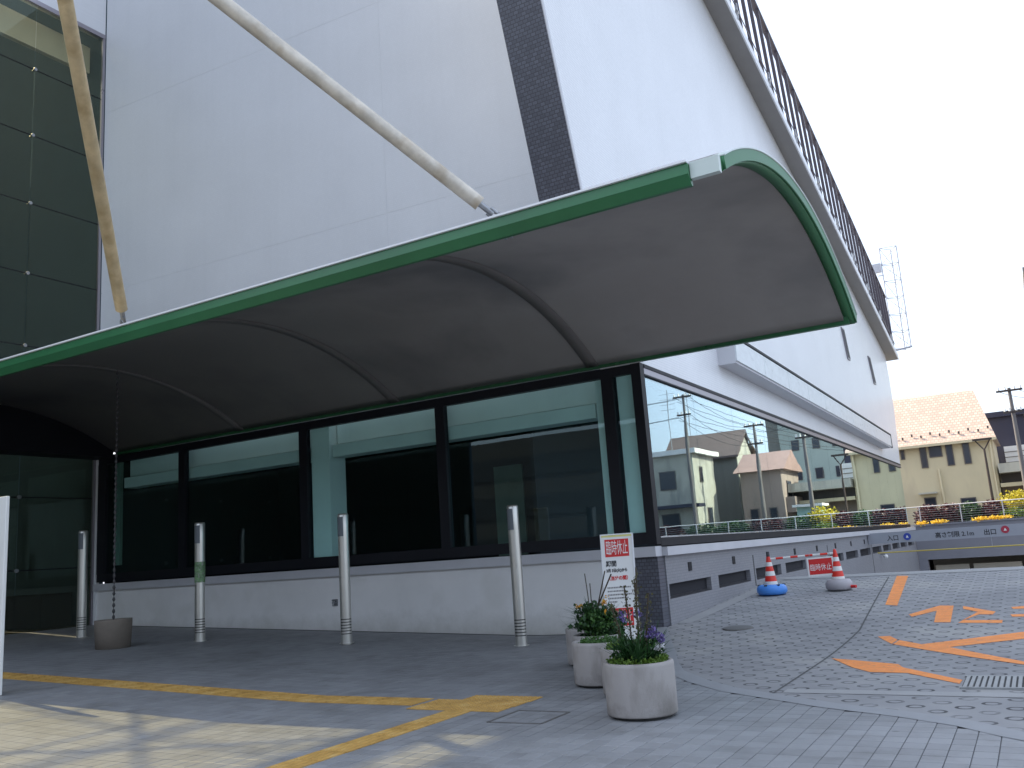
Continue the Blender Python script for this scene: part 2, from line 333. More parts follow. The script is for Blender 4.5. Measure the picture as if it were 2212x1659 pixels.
def sheet(name, xs, lo, hi, rows, zf, material, kind='structure'):
    mb = MB(); W = len(rows)
    vs = []
    for x in xs:
        a, b_ = lo(x), hi(x)
        for s in rows: y = a+(b_-a)*s; vs.append((x, y, zf(x, y)))
    fs = [(i*W+j, (i+1)*W+j, (i+1)*W+j+1, i*W+j+1) for i in range(len(xs)-1) for j in range(W-1)]
    mb.add(vs, fs, True)
    return tag(mb.build(name, material), kind=kind)
MB_ = MB
gr = MB().add([(-900,-900,-3),(900,-900,-3),(900,900,-3),(-900,900,-3)], [(0,1,2,3)]).build('ground', M['asphalt']); tag(gr, kind='structure')
xs = [-60,-45,-35,-28,-24] + [-22+.5*i for i in range(33)] + [-5.64,-5.4,-5.2,-5,-4.8,-4.6,-4.4,-4.2,-4,-3.87,-3.6,-3.37,-3.1,-2.88,-2.6,-2.41,-2,-1.77,-1.4,-1.1,-.8,-.64,-.32,0,.3,.8,1.5,2.5,4,8,15,25,40]
rows = [0,.2,.4,.55,.65,.72] + [.75+.25*i/40 for i in range(41)]
plaza = sheet('plaza', xs, lambda x: -40.0, ycurb, rows, g, M['joint'])
xs2 = [x for x in xs if x >= -5.64 and x <= 15]
drive = sheet('driveway', xs2, lambda x: ycurb(x)+.012, lambda x: 52.0, [i/160 for i in range(161)], lambda x, y: zramp(y)-.012, M['ring'])
street = MB().add([(-120,51.6,1.0),(160,51.6,1.0),(160,400,1.0),(-120,400,1.0)], [(0,1,2,3)]).build('street', M['street']); tag(street, kind='structure')

# ---- paving tiles
def in_tactile(x, y):
    return False
tiles = []
j0, j1 = int(3.96/TH), int(14.4/TH)
for j in range(j0, j1):
    for i in range(int(-20.9/TW), int(2.6/TW)):
        x, y = (i+.5)*TW, (j+.5)*TH
        if y+TH*.5 > ycurb(x+TW*.5)-.03 or y+TH*.5 > ycurb(x-TW*.5)-.03: continue
        px, py, dz = proj((x, y, g(x, y)))
        if dz < .6 or px < -900 or px > 3600 or py > 3400: continue
        tiles.append((dz, i, j, x, y))
tiles.sort()
hx, hy = TW/2-.003, TH/2-.003
tm = MB(); e = .004
tm.add([(-hx,-hy,-.004),(hx,-hy,-.004),(hx,hy,-.004),(-hx,hy,-.004),(-hx,-hy,.004),(hx,-hy,.004),(hx,hy,.004),(-hx,hy,.004),(-hx+e,-hy+e,.007),(hx-e,-hy+e,.007),(hx-e,hy-e,.007),(-hx+e,hy-e,.007)],
       [(0,1,5,4),(1,2,6,5),(2,3,7,6),(3,0,4,7),(4,5,9,8),(5,6,10,9),(6,7,11,10),(7,4,8,11),(8,9,10,11)])
tme = tm.mesh('paving_tile'); tme.materials.append(M['tile'])
vis = [t for t in tiles if 0 < proj((t[3], t[4], 0))[0] < 2212 and proj((t[3], t[4], 0))[1] < 1665]
near = set((t[1], t[2]) for t in vis[:300])
rest = MB()
for dz, i, j, x, y in tiles:
    z = g(x, y)
    if (i, j) in near:
        inst('paving_tile', tme, plaza, (x, y, z+random.uniform(-.0008,.0008)), (random.uniform(-.004,.004), random.uniform(-.004,.004), 0))
    else:
        za, zb = g(x-hx, y), g(x+hx, y)
        rest.add([(x-hx,y-hy,za+.0065),(x+hx,y-hy,zb+.0065),(x+hx,y+hy,zb+.0065),(x-hx,y+hy,za+.0065),(x-hx,y-hy,za-.003),(x+hx,y-hy,zb-.003),(x+hx,y+hy,zb-.003),(x-hx,y+hy,za-.003)],
                 [(0,1,2,3),(4,5,1,0),(5,6,2,1),(6,7,3,2),(7,4,0,3)])
for (xa, xb) in ((-20.9,-14.0),(-14.0,-7.5),(-7.5,0),(0,10),(10,24)):   # plaza goes on behind the viewer
    for k in range(10):
        ya_, yb_ = 3.9-2.9*(k+1), 3.9-2.9*k
        rest.add([(xa,ya_,g(xa,ya_)+.006),(xb,ya_,g(xb,ya_)+.006),(xb,yb_,g(xb,yb_)+.006),(xa,yb_,g(xa,yb_)+.006)], [(0,1,2,3)])
ro = rest.build('paving_tiles', M['tile'], plaza); tag(ro, kind='stuff')
# light kerb edging following the curve (raised flush strip)
kb = MB(); pts = []
for k in range(len(CURB)-1):
    (a, ya), (b, yb) = CURB[k], CURB[k+1]
    if a > 3: break
    for s in range(4): pts.append((a+(b-a)*s/4, ya+(yb-ya)*s/4))
L = []
for i, p in enumerate(pts):
    q0 = Vector((*pts[max(0, i-1)], 0)); q1 = Vector((*pts[min(len(pts)-1, i+1)], 0)); d = (q1-q0).normalized(); nrm = Vector((-d.y, d.x, 0))
    if nrm.y < 0 and abs(nrm.y) > abs(nrm.x): nrm = -nrm
    a = Vector((*p, 0))+nrm*.02; b = Vector((*p, 0))-nrm*.20
    L.append(((a.x, a.y, g(p[0], p[1])+.012), (b.x, b.y, g(p[0], p[1])+.010), (a.x, a.y, g(p[0], p[1])-.05)))
for a, b in zip(L[:-1], L[1:]):
    kb.quad(a[1], b[1], b[0], a[0]); kb.quad(a[0], b[0], b[2], a[2])
M['kerb'] = mat('kerb_edging', (.265,.272,.286), .6, .08, 4)
kb.build('kerb_edging', M['kerb'], plaza)
# kerb line round the planters' side and the inspection cover outline
ic = MB()
cv = [(-4.6,7.13),(-4.6,7.70),(-4.05,7.70),(-4.05,7.15)]
for (a, b) in ((0,1),(1,2),(2,3),(3,0)):
    p, q = Vector((*cv[a],0)), Vector((*cv[b],0)); d = (q-p).normalized(); nn = Vector((-d.y,d.x,0))*.014
    ic.hexa([tuple(p-nn+Vector((0,0,.004))), tuple(q-nn+Vector((0,0,.004))), tuple(q+nn+Vector((0,0,.004))), tuple(p+nn+Vector((0,0,.004))), tuple(p-nn+Vector((0,0,.0105))), tuple(q-nn+Vector((0,0,.0105))), tuple(q+nn+Vector((0,0,.0105))), tuple(p+nn+Vector((0,0,.0105)))])
o = ic.build('inspection_cover_frame', M['iron'], plaza)

# ---- tactile paving
def tactmat():
    m, n, l, b = nodes('yellow_tactile'); b.inputs['Roughness'].default_value = .55
    ge = n.new('ShaderNodeNewGeometry'); ns = n.new('ShaderNodeTexNoise'); ns.inputs['Scale'].default_value = 5; ns.inputs['Detail'].default_value = 8; l.new(ge.outputs['Position'], ns.inputs['Vector'])
    r = ramp(n, l, ns.outputs['Fac'], [(.3, (.36,.205,.05)), (.55, (.50,.295,.075)), (.75, (.55,.37,.14))]); l.new(r.outputs['Color'], b.inputs['Base Color'])
    return m
M['yellow'] = tactmat()
def tact_mesh(name, w, l_, kind):
    mb = MB(); mb.box(-w/2+.003, w/2-.003, -l_/2+.003, l_/2-.003, -.002, .004)
    def bump(x0, x1, y0, y1):
        c = .006; mb.add([(x0,y0,.004),(x1,y0,.004),(x1,y1,.004),(x0,y1,.004),(x0+c,y0+c,.010),(x1-c,y0+c,.010),(x1-c,y1-c,.010),(x0+c,y1-c,.010)], [(4,5,6,7),(0,1,5,4),(1,2,6,5),(2,3,7,6),(3,0,4,7)])
    if kind == 'barx':
        n = 5
        for k in range(n): y = -l_/2+(k+.5)*l_/n; bump(-w/2+.02, w/2-.02, y-.015, y+.015)
    elif kind == 'bary':
        for k in range(4): x = -w/2+(k+.5)*w/4; bump(x-.015, x+.015, -l_/2+.02, l_/2-.02)
    else:
        for a in range(5):
            for c in range(5): x, y = -w/2+(a+.5)*w/5, -l_/2+(c+.5)*l_/5; bump(x-.017, x+.017, y-.017, y+.017)
    me = mb.mesh(name); me.materials.append(M['yellow']); return me
tact = thing('tactile_path', (-5.3, 8.0, 0), 'yellow tactile guide path crossing the shaded plaza with a studded junction', 'tactile paving')
mx_ = tact_mesh('guide_tile', .30, .42, 'barx'); my_ = tact_mesh('guide_tile', .30, .30, 'bary'); ms_ = tact_mesh('stud_tile', .28, .28, 'stud')
for k in range(48):
    x = -5.95-.30*k-.15; y = 7.98
    if x < -20.5: break
    o = inst('guide_tile', mx_, tact, (x, y, g(x, y)+.009)); o.rotation_euler = (0, math.atan(.034 if x < -7.5 else 0), 0)
for a in range(4):
    for c in range(3):
        if a == 0 and c == 2: continue
        inst('stud_tile', ms_, tact, (-5.74+.28*a+.02*c, 7.72+.28*c, .0095))
for k in range(16):
    y = 7.43-.30*k; x = -5.28+(y-7.0)*.02
    inst('guide_tile', my_, tact, (x+.05, y, .009))

# ------------------------------------------------------------------ unseen block added behind the viewer: darkens front glass reflections, blocks low sky
M['backdrop'] = mat('backdrop_grey', (.10,.098,.095), .6, .1, .5); M['backdrop_band'] = mat('backdrop_dark_band', (.06,.065,.07), .3, .1)
off = thing('added_dark_block', (-12, -26, 0), 'grey office block added unseen behind the viewer to darken the front window reflections', 'building')
MB().box(-60, 40, -34, -26, -1, 9.6).build('wall', M['backdrop'], off)
for k in range(3): MB().box(-59, 39, -26, -25.95, 1.2+2.8*k, 2.7+2.8*k).build('dark_band', M['backdrop_band'], off)

# ------------------------------------------------------------------ MAIN BUILDING
XS = -5.64; YF = 14.4
bld = thing('civic_building', (XS, YF, 0), 'large white tiled hall with a dark corner band, ribbon windows and sloping roofline', 'building')
SL = lambda y: 20.03-.19*y
# upper front wall (slightly skewed in plan)
def skew(x): return 14.38+.058*(x+21)
uw = MB()
segs = [(-20.95, 4.9, 9.19), (0,)]
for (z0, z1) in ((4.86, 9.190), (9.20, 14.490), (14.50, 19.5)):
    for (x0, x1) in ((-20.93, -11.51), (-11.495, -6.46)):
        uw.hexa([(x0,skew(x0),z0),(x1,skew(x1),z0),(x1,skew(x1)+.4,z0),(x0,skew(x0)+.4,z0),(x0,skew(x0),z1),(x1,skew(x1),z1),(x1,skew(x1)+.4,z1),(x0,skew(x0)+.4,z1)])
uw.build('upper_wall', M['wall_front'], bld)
bk = MB(); bk.hexa([(-20.93,skew(-20.93)+.012,4.9),(-6.46,skew(-6.46)+.012,4.9),(-6.46,skew(-6.46)+.39,4.9),(-20.93,skew(-20.93)+.39,4.9),(-20.93,skew(-20.93)+.012,19.45),(-6.46,skew(-6.46)+.012,19.45),(-6.46,skew(-6.46)+.39,19.45),(-20.93,skew(-20.93)+.39,19.45)])
# joint backing sits inside the wall slabs' gaps
jb = MB()
for z in (9.185, 14.485):
    jb.hexa([(-20.9,skew(-20.9)+.003,z),(-6.5,skew(-6.5)+.003,z),(-6.5,skew(-6.5)+.2,z),(-20.9,skew(-20.9)+.2,z),(-20.9,skew(-20.9)+.003,z+.015),(-6.5,skew(-6.5)+.003,z+.015),(-6.5,skew(-6.5)+.2,z+.015),(-20.9,skew(-20.9)+.2,z+.015)])
jb.box(-11.51, -11.495, skew(-11.5)+.004, skew(-11.5)+.2, 4.9, 19.4)
M['joint_grey'] = mat('wall_joint_sealant', (.58,.60,.64), .7, .05)
jb.build('wall_joint', M['joint_grey'], bld)
# side wall with forward leaning prow; openings for the slot windows cut as separate leaf pieces
FR = lambda z: 14.77-.3008*z
poly = [(FR(6.0),6.0),(14.43,6.0),(14.43,4.68),(49.4,4.68),(50.35,7.6),(50.35,9.2),(50.0,SL(50.0)),(9.27,SL(9.27))]
sw = MB()
front = [(FR(4.68),4.68),(FR(18.27),18.27)]
sw.prism([(XS, y, z) for y, z in poly], (-.78, 0, 0))
sidew = sw.build('side_wall', M['wall_side'], bld)
cbm = MB(); cz0, cz1 = 5.98, 18.2
cbm.hexa([(XS-.795,FR(cz0)-.012,cz0),(XS-.012,FR(cz0)-.012,cz0),(XS-.012,FR(cz0)+.02,cz0),(XS-.795,FR(cz0)+.02,cz0),(XS-.795,FR(cz1)-.012,cz1),(XS-.012,FR(cz1)-.012,cz1),(XS-.012,FR(cz1)+.02,cz1),(XS-.795,FR(cz1)+.02,cz1)])
cbm.build('corner_band', M['band'], bld)
et = MB(); et.hexa([(XS-.012,FR(cz0)-.02,cz0),(XS+.006,FR(cz0)-.02,cz0),(XS+.006,FR(cz0)+.05,cz0),(XS-.012,FR(cz0)+.05,cz0),(XS-.012,FR(cz1)-.02,cz1),(XS+.006,FR(cz1)-.02,cz1),(XS+.006,FR(cz1)+.05,cz1),(XS-.012,FR(cz1)+.05,cz1)])
et.build('corner_trim', M['ledge'], bld)
# core
cr = MB(); cr.prism([(XS-.79, 15.65, 4.9),(XS-.79, 49.3, 4.9),(XS-.79,49.3,SL(49.3)-.3),(XS-.79,15.65,SL(15.65)-.3)], (-14.4, 0, 0))
cr.build('rear_mass', M['core'], bld)
# slanted slot windows
for (yt, yb, zt, zb) in ((36.75, 37.3, 9.58, 8.35), (43.2, 43.95, 9.42, 8.2)):
    w = .55
    f = MB(); f.hexa([(XS,yb,zb),(XS+.05,yb,zb),(XS+.05,yb+w,zb),(XS,yb+w,zb),(XS,yt,zt),(XS+.05,yt,zt),(XS+.05,yt+w,zt),(XS,yt+w,zt)])
    fo = f.build('slot_window', M['frame_metal'], bld)
    f = MB(); f.hexa([(XS+.05,yb+.05,zb+.06),(XS+.056,yb+.05,zb+.06),(XS+.056,yb+w-.05,zb+.06),(XS+.05,yb+w-.05,zb+.06),(XS+.05,yt+.05,zt-.06),(XS+.056,yt+.05,zt-.06),(XS+.056,yt+w-.05,zt-.06),(XS+.05,yt+w-.05,zt-.06)])
    f.build('pane', M['frame'], fo)
# eave, lip, louvre screen
ev = MB(); ya, yb = 8.9, 50.9
def slab(x0, x1, y0, y1, d0, d1): return [(x0,y0,SL(y0)+d0),(x1,y0,SL(y0)+d0),(x1,y1,SL(y1)+d0),(x0,y1,SL(y1)+d0),(x0,y0,SL(y0)+d1),(x1,y0,SL(y0)+d1),(x1,y1,SL(y1)+d1),(x0,y1,SL(y1)+d1)]
ev.hexa(slab(XS-.9, -5.13, ya, yb, .004, .22)); eave = ev.build('roof_eave', M['soffit'], bld)
lp = MB(); lp.hexa(slab(-5.127, -5.085, ya, yb, -.01, .26)); lp.build('eave_lip', M['white_trim'], eave)
sc_ = MB()
rail = MB(); rail.hexa(slab(-5.13,-5.11,ya,yb-.4,.66,.70)); rail.hexa(slab(-5.31,-5.13,ya-.4,yb-1.2,2.98,3.06))
scr = rail.build('roof_screen', M['louver'], bld)
lv = MB(); H = 2.95
lv.hexa([(-.06,-.04,0),(.04,-.04,0),(.04,.04,0),(-.06,.04,0),(-.06,-.04-.3*H,H),(.04,-.04-.3*H,H),(.04,.04-.3*H,H),(-.06,.04-.3*H,H)])
lme = lv.mesh('louver'); lme.materials.append(M['louver'])
y = ya+.75
while y < yb-.3:
    inst('louver', lme, scr, (-5.19, y, SL(y)+.26)); y += 1.10
bm_ = MB(); bm_.box(-.02,.05,-.03,.03,0,.5); bm_.box(.03,.06,-.14,.14,.24,.28); bme = bm_.mesh('screen_bracket'); bme.materials.append(M['bolt'])
y = ya+1.2
while y < yb-.5:
    inst('screen_bracket', bme, scr, (-5.11, y, SL(y)+.2)); y += 3.24

# ---- signage balcony box on side wall
bx_ = MB(); y0, y1 = 19.2, 43.6
def sb(y): return 5.36-.011*(y-19.2)
def sbslab(x0,x1,ya_,yb_,d0,d1): return [(x0,ya_,sb(ya_)+d0),(x1,ya_,sb(ya_)+d0),(x1,yb_,sb(yb_)+d0),(x0,yb_,sb(yb_)+d0),(x0,ya_,sb(ya_)+d1),(x1,ya_,sb(ya_)+d1),(x1,yb_,sb(yb_)+d1),(x0,yb_,sb(yb_)+d1)]
bx_.hexa(sbslab(XS, -5.24, y0, y1, -.02, .56)); sbx = bx_.build('sign_box', M['ledge'], bld)
M['panel_pale'] = mat('pale_sign_panel', (.70,.74,.76), .3, .10, 1.6, stretch=(1,2,4))
n = 10
for k in range(n):
    a = y0+.02+(y1-y0-.04)*k/n; b = y0+.02+(y1-y0-.04)*(k+1)/n-.02
    MB().hexa(sbslab(-5.24,-5.205,a,b,.03,.54)).build('sign_panel', M['panel_pale'], sbx)
MB().hexa(sbslab(XS,-5.19,y0-.02,y1+.05,.565,.62)).build('dark_capping', M['frame'], sbx)
MB().hexa(sbslab(-5.27,-5.19,y1+.002,y1+.06,-.02,.56)).build('end_post', M['frame'], sbx)

# ---- ribbon window: front
wf = MB()
wf.box(-20.9, XS-.16, YF-.03, YF+.10, 4.50, 4.66); wf.box(-20.9, XS-.16, YF-.03, YF+.10, 1.50, 1.70)
wfo = wf.build('front_window', M['frame'], bld)
MX = [-20.72, -17.64, -13.68, -9.98, -6.29]
for i, x in enumerate(MX):
    w = .11 if i not in (0,) else .17
    MB().box(x-w, x+w, YF-.04, YF+.09, 1.70, 4.50).build('mullion', M['frame'], wfo)
MB().box(XS-.16, XS+.02, YF-.05, YF+.14, 1.49, 4.665).build('corner_post', M['frame'], wfo)
edges = [-20.72+.17] + [v for x in MX[1:] for v in (x-.11, x+.11)] + [XS-.16]
for a, b in zip(edges[0::2], edges[1::2]):
    MB().box(a, b, YF+.035, YF+.05, 1.70, 4.50).build('pane', M['glass_front'], wfo)
# ledge + low wall + dark tiled corner pier
MB().box(-20.9, XS-.0, YF-.10, YF+.2, 1.29, 1.46).build('front_ledge', M['ledge'], bld)
lw = MB(); lw.box(-20.9, -6.66, YF, YF+.3, -.3, 1.29); lw.build('low_wall', M['low_wall'], bld)
MB().box(-6.66, -6.56, YF+.02, YF+.3, -.3, 1.29).build('pier_joint', M['ledge_dark'], bld)
MB().box(-6.56, XS-.02, YF+.01, YF+.3, -.3, 1.289).build('corner_pier', M['band'], bld)
MB().box(-20.93, -20.86, YF-.06, YF+.05, 0, 4.7).build('edge_trim', M['white_trim'], bld)
# ---- ribbon window: side
ws = MB(); YE = 49.3
ws.box(XS-.10, XS+.03, YF+.15, YE, 4.60, 4.665); ws.box(XS-.10, XS+.025, YF+.15, YE, 4.46, 4.485); ws.box(XS-.10, XS+.02, YF+.15, YE+.35, 1.46, 1.60)
wso = ws.build('side_window', M['frame'], bld)
MB().box(XS-.10, XS+.016, YF+.15, YE+.15, 4.485, 4.60).build('head_trim', M['frame_metal'], wso)
MB().box(XS-.06, XS+.028, YF+.15, YE+.2, 1.60, 1.625).build('sill_trim', M['bright_metal'], wso)
npn = 13
for k in range(npn):
    a = YF+.15+(YE-YF-.15)*k/npn; b = YF+.15+(YE-YF-.15)*(k+1)/npn-.012
    MB().box(XS-.035, XS-.02, a, b, 1.625, 4.46).build('pane', M['glass_side'], wso)
MB().box(XS-.3, XS+.10, YF+.21, 51.2, 1.29, 1.44).build('side_ledge', M['ledge'], bld)
# side base wall with vent slots
sbm = MB()
slots = []; y = 14.78
while y < 48: slots.append((y, y+2.28)); y += 2.75
sbm.box(XS-.35, XS, YF+.31, 51.0, -3, .55); sbm.box(XS-.35, XS, YF+.31, 51.0, .80, 1.289)
prev = YF+.31
for a, b in slots: sbm.box(XS-.35, XS, prev, a, .55, .80); prev = b
sbm.box(XS-.35, XS, prev, 51.0, .55, .80)
sbw = sbm.build('side_base_wall', M['base_side'], bld)
MB().box(XS-1.2, XS-1.15, YF+.4, 51, -1, 1.28).build('parking_interior', M['room_dark'], bld)
for a, b in slots:
    MB().box(XS-.12, XS-.10, a-.02, b+.02, .50, .84).build('slot_shade_panel', M['room_dark'], sbw)  # plain black panel; with the dark sill it stands for shade inside the slot
    s_ = MB(); s_.hexa([(XS-.098,a+.002,.5505),(XS-.002,a+.002,.5505),(XS-.002,b-.002,.5505),(XS-.098,b-.002,.5505),(XS-.098,a+.002,.585),(XS-.004,a+.002,.552),(XS-.004,b-.002,.552),(XS-.098,b-.002,.585)]); s_.build('vent_sill', M['ledge_dark'], sbw)
    MB().box(XS-.01, XS+.012, (a+b)/2-.09, (a+b)/2+.09, .97, 1.13).build('vent_grille', M['frame'], sbw)
for y in (20.16, 28.4, 36.6): MB().box(XS-.01, XS+.006, y-.03, y+.03, -.5, 1.1).build('expansion_joint', M['seam'], sbw)
# ---- interior behind the glass
rm = MB(); rm.box(-20.9, -9, 20.8, 21, 1.4, 4.8); rm.box(-9.0, -8.9, 16.2, 49.2, 1.4, 4.8); rm.box(-20.9, XS-.12, YF+.31, 21, 1.36, 1.46); rm.box(-9, XS-.31, 21, 49.2, 1.36, 1.46)
rm.box(-20.9, XS-.12, YF+.31, 21, 4.68, 4.80); rm.box(-9, XS-.12, 21, 49.2, 4.70, 4.80); rm.box(-21, -20.9, YF+.3, 21, 1.4, 4.8); rm.box(-9, XS-.12, 49.15, 49.28, 1.4, 4.75)
rm.build('interior_room', M['room_dark'], bld)
bh = MB(); bh.box(-20.05, -13.58, 14.72, 14.95, 4.13, 4.66); bh.box(-12.98, -6.64, 14.72, 14.95, 4.13, 4.66); bh.build('ceiling_bulkhead', M['room_pale'], bld)
bh = MB(); bh.box(-20.05, -13.58, 14.55, 14.95, 3.83, 4.09); bh.box(-12.98, -6.64, 14.55, 14.95, 3.83, 4.09); bh.build('blind_box', M['room_pale'], bld)
MB().box(-13.54, -13.02, 14.49, 15.0, 1.71, 4.68).build('interior_column', M['room_pale'], bld)
MB().box(-6.15, -5.83, 14.49, 14.9, 1.71, 4.68).build('interior_column', M['room_pale'], bld)
MB().box(-20.52, -20.30, 14.62, 14.7, 1.9, 4.68).build('interior_column', M['door_dim'], bld)
MB().box(-6.58, -6.42, 14.49, 14.7, 1.71, 4.68).build('interior_column', M['room_pale'], bld)
MB().box(-11.2, -10.4, 18.3, 18.36, 1.46, 3.6).build('inner_door', M['door_dim'], bld)
# hose tap on low wall
tp = MB(); tp.tube((-12.89,YF,.75),(-12.89,YF-.09,.75),.022); tp.tube((-12.89,YF-.075,.76),(-12.89,YF-.075,.68),.017); tp.tube((-12.94,YF-.05,.80),(-12.84,YF-.05,.80),.013); tp.tube((-12.89,YF-.05,.76),(-12.89,YF-.05,.81),.012)
tp.box(-12.96,-12.82,YF-.012,YF-.001,.68,.82)
tag(tp.build('hose_tap', M['bolt'], None, loc=(-12.89,YF,.75)), 'small metal tap on the white low wall', 'tap')

# ------------------------------------------------------------------ ENTRANCE HALL (glass wall on the left)
XH = -20.96
hall = thing('entrance_hall', (XH-4, 4, 0), 'tall dark green glass entrance hall at the left edge', 'building')
zj = [16.80, 14.92, 13.04, 11.16, 9.28, 7.40, 5.52, 3.64, 1.90, .28]
yj = [14.28, 12.34, 10.4, 8.46, 6.5, 4.5, 2.5, .5, -1.5, -3.5]
for i in range(len(zj)-1):
    for j in range(len(yj)-1):
        MB().box(XH-.02, XH, yj[j+1]+.010, yj[j]-.010, zj[i+1]+.014, zj[i]-.014).build('glass_pane', M['glass_hall'], hall)
js = MB()
for z in zj[1:-1]: js.box(XH-.019, XH-.006, -3.5, 14.28, z-.013, z+.013)
js.build('joint_sealant', M['frame'], hall)
fm = MB(); fm.tube((0,0,0),(.045,0,0),.045,n=16); fm.tube((-.12,0,0),(0,0,0),.02,n=8); fme = fm.mesh('glass_fitting'); fme.materials.append(M['bolt'])
for z in zj[1:-1]:
    for y in yj[1:4]: inst('glass_fitting', fme, hall, (XH+.0, y, z))
fr_ = MB(); fr_.box(XH-.06, XH+.03, -3.5, 14.36, 16.82, 16.95); fr_.box(XH-.06, XH+.02, 14.29, 14.36, .2, 16.82)
fr_.build('glass_frame', M['frame_metal'], hall)
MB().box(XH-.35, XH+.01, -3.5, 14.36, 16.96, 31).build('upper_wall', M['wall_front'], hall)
hl = MB(); hl.box(-31, XH-.1, 14.37, 14.7, 0, 31); hl.build('back_wall', M['hall_inner'], hall)
MB().box(-31, XH-.1, -3.8, -3.5, 0, 31).build('near_wall', M['hall_inner'], hall)
MB().box(-31, XH-.36, -3.5, 14.36, 30.7, 31).build('roof', M['hall_inner'], hall)
MB().box(-31, XH+.02, -3.5, 14.36, -.1, .27).build('floor_slab', M['hall_inner'], hall)
lf = MB(); lf.box(-31.1, -30.9, -3.5, 14.3, 0, 16.4); lf.box(-31.1,-30.9,-3.5,14.3,29.4,30.7)
lf.build('far_wall', M['hall_inner'], hall)
ml = MB()
for y in (-3.4, .4, 4.2, 7.0, 9.9, 12.6, 14.2): ml.box(-31.08, -30.92, y-.03, y+.03, 16.4, 29.4)
for z in (19.6, 23.2, 27.2): ml.box(-31.07, -30.93, -3.4, 14.2, z-.03, z+.03)
ml.build('far_mullions', M['frame'], hall)
MB().box(-31.01, -30.99, -3.4, 14.2, 16.4, 29.4).build('far_glazing', M['glass_hall'], hall)
tr_ = MB()   # wind bracing seen as shadows in the sunlit patch
for z in (13.04, 16.3): tr_.tube((XH-.5,-3.4,z),(XH-.5,10.3,z),.03)
tr_.tube((XH-.5,5.2,10),(XH-.5,9.6,16.7),.04); tr_.tube((XH-.5,10.2,10),(XH-.5,6.4,16.7),.04)
for y in (6.5, .5): tr_.tube((XH-.5,y,.3),(XH-.5,y,16.8),.05)
tr_.build('bracing', M['frame'], hall)
MB().box(XH-.75, XH-.6, -3.4, 14.3, 15.95, 16.75).build('top_bulkhead', M['room_pale'], hall)
rc = MB(); rc.box(-24.2, -21.6, 13.4, 14.2, .28, 1.3); rc.build('reception_counter', M['room_dark'], hall)
# white post at the left edge
wp = MB(); wp.box(-12.25,-11.80,6.78,6.83,.16,2.72); 
tag(wp.build('white_post', M['white'], None, .01, loc=(-11.45,6.5,.15)), 'sunlit white board post cut off by the left edge', 'post')

# ------------------------------------------------------------------ CANOPY
can = thing('entrance_canopy', (-11.5, 11, 4.7), 'curved vaulted canopy with grey underside and glossy green edges', 'canopy')
def arc(ya_, za_, ym, zm, yb_, zb_, n=40):
    # circle through three points
    A = Vector((ya_, za_)); B = Vector((ym, zm)); C_ = Vector((yb_, zb_))
    d = 2*(A.x*(B.y-C_.y)+B.x*(C_.y-A.y)+C_.x*(A.y-B.y))
    ux = (A.length_squared*(B.y-C_.y)+B.length_squared*(C_.y-A.y)+C_.length_squared*(A.y-B.y))/d
    uy = (A.length_squared*(C_.x-B.x)+B.length_squared*(A.x-C_.x)+C_.length_squared*(B.x-A.x))/d
    r = math.hypot(A.x-ux, A.y-uy); a0 = math.atan2(A.y-uy, A.x-ux); a1 = math.atan2(C_.y-uy, C_.x-ux)
    return [(ux+r*math.cos(a0+(a1-a0)*i/n), uy+r*math.sin(a0+(a1-a0)*i/n)) for i in range(n+1)]
lowA = arc(7.60, 4.84, 11.05, 5.71, 14.40, 4.76)
topA = arc(7.56, 4.95, 11.05, 5.83, 14.42, 4.90)
def vault(x0, x1, a, b):
    mb = MB(); n = len(a); vs = [(x, y, z) for x in (x0, x1) for (y, z) in a] + [(x, y, z) for x in (x0, x1) for (y, z) in b]
    fs = []
    for i in range(n-1):
        fs.append((i, i+1, n+i+1, n+i)); fs.append((2*n+i, 3*n+i, 3*n+i+1, 2*n+i+1))
        mb_end0 = (i, 2*n+i, 2*n+i+1, i+1); mb_end1 = (n+i, n+i+1, 3*n+i+1, 3*n+i); fs += [mb_end0, mb_end1]
    fs += [(0, n, 3*n, 2*n), (n-1, 3*n-1, 4*n-1, 2*n-1)]
    mb.add(vs, fs, False)
    for k in range(len(mb.f)): 
        if k % 4 in (0, 1): mb.sm[k] = True
    return mb
XC0, XC1 = -20.24, -1.98
vault(XC0, XC1-.17, lowA, topA).build('canopy_shell', M['canopy_under'], can)
ribA = [(y, z-.018) for y, z in lowA]; ribB = [(y, z-.002) for y, z in lowA]
for x in (-6.55, -11.1, -15.65): vault(x-.12, x+.12, ribA, ribB).build('rib', M['canopy_rib'], can)
endLow = [(y, z-.03) for y, z in arc(7.72, 4.89, 11.05, 5.75, 14.58, 4.75)]; endTop = arc(7.68, 4.99, 11.05, 5.86, 14.66, 4.87)
vault(XC1-.168, XC1-.03, endLow, endTop).build('end_fascia', M['green_matt'], can)
vault(XC1-.03, XC1, [(y, z+.01) for y, z in endLow], endTop).build('end_board', M['green_matt'], can)
capT = [(y, z+.016) for y, z in endTop]; vault(XC1-.19, XC1+.012, [(y, z+.002) for y, z in endTop], capT).build('end_capping', M['green_pale'], can)
ff = MB(); ff.box(XC0, XC1-.30, 7.50, 7.56, 4.835, 4.94); fo = ff.build('front_fascia', M['green'], can)
fl_ = MB(); fl_.hexa([(XC0,7.575,4.745),(XC1-.30,7.575,4.745),(XC1-.30,7.62,4.745),(XC0,7.62,4.745),(XC0,7.502,4.834),(XC1-.30,7.502,4.834),(XC1-.30,7.62,4.834),(XC0,7.62,4.834)]); fl_.build('front_lip', M['green'], can)
MB().box(XC0, XC1-.30, 7.47, 7.60, 4.943, 4.965).build('front_flashing', M['white_trim'], can)
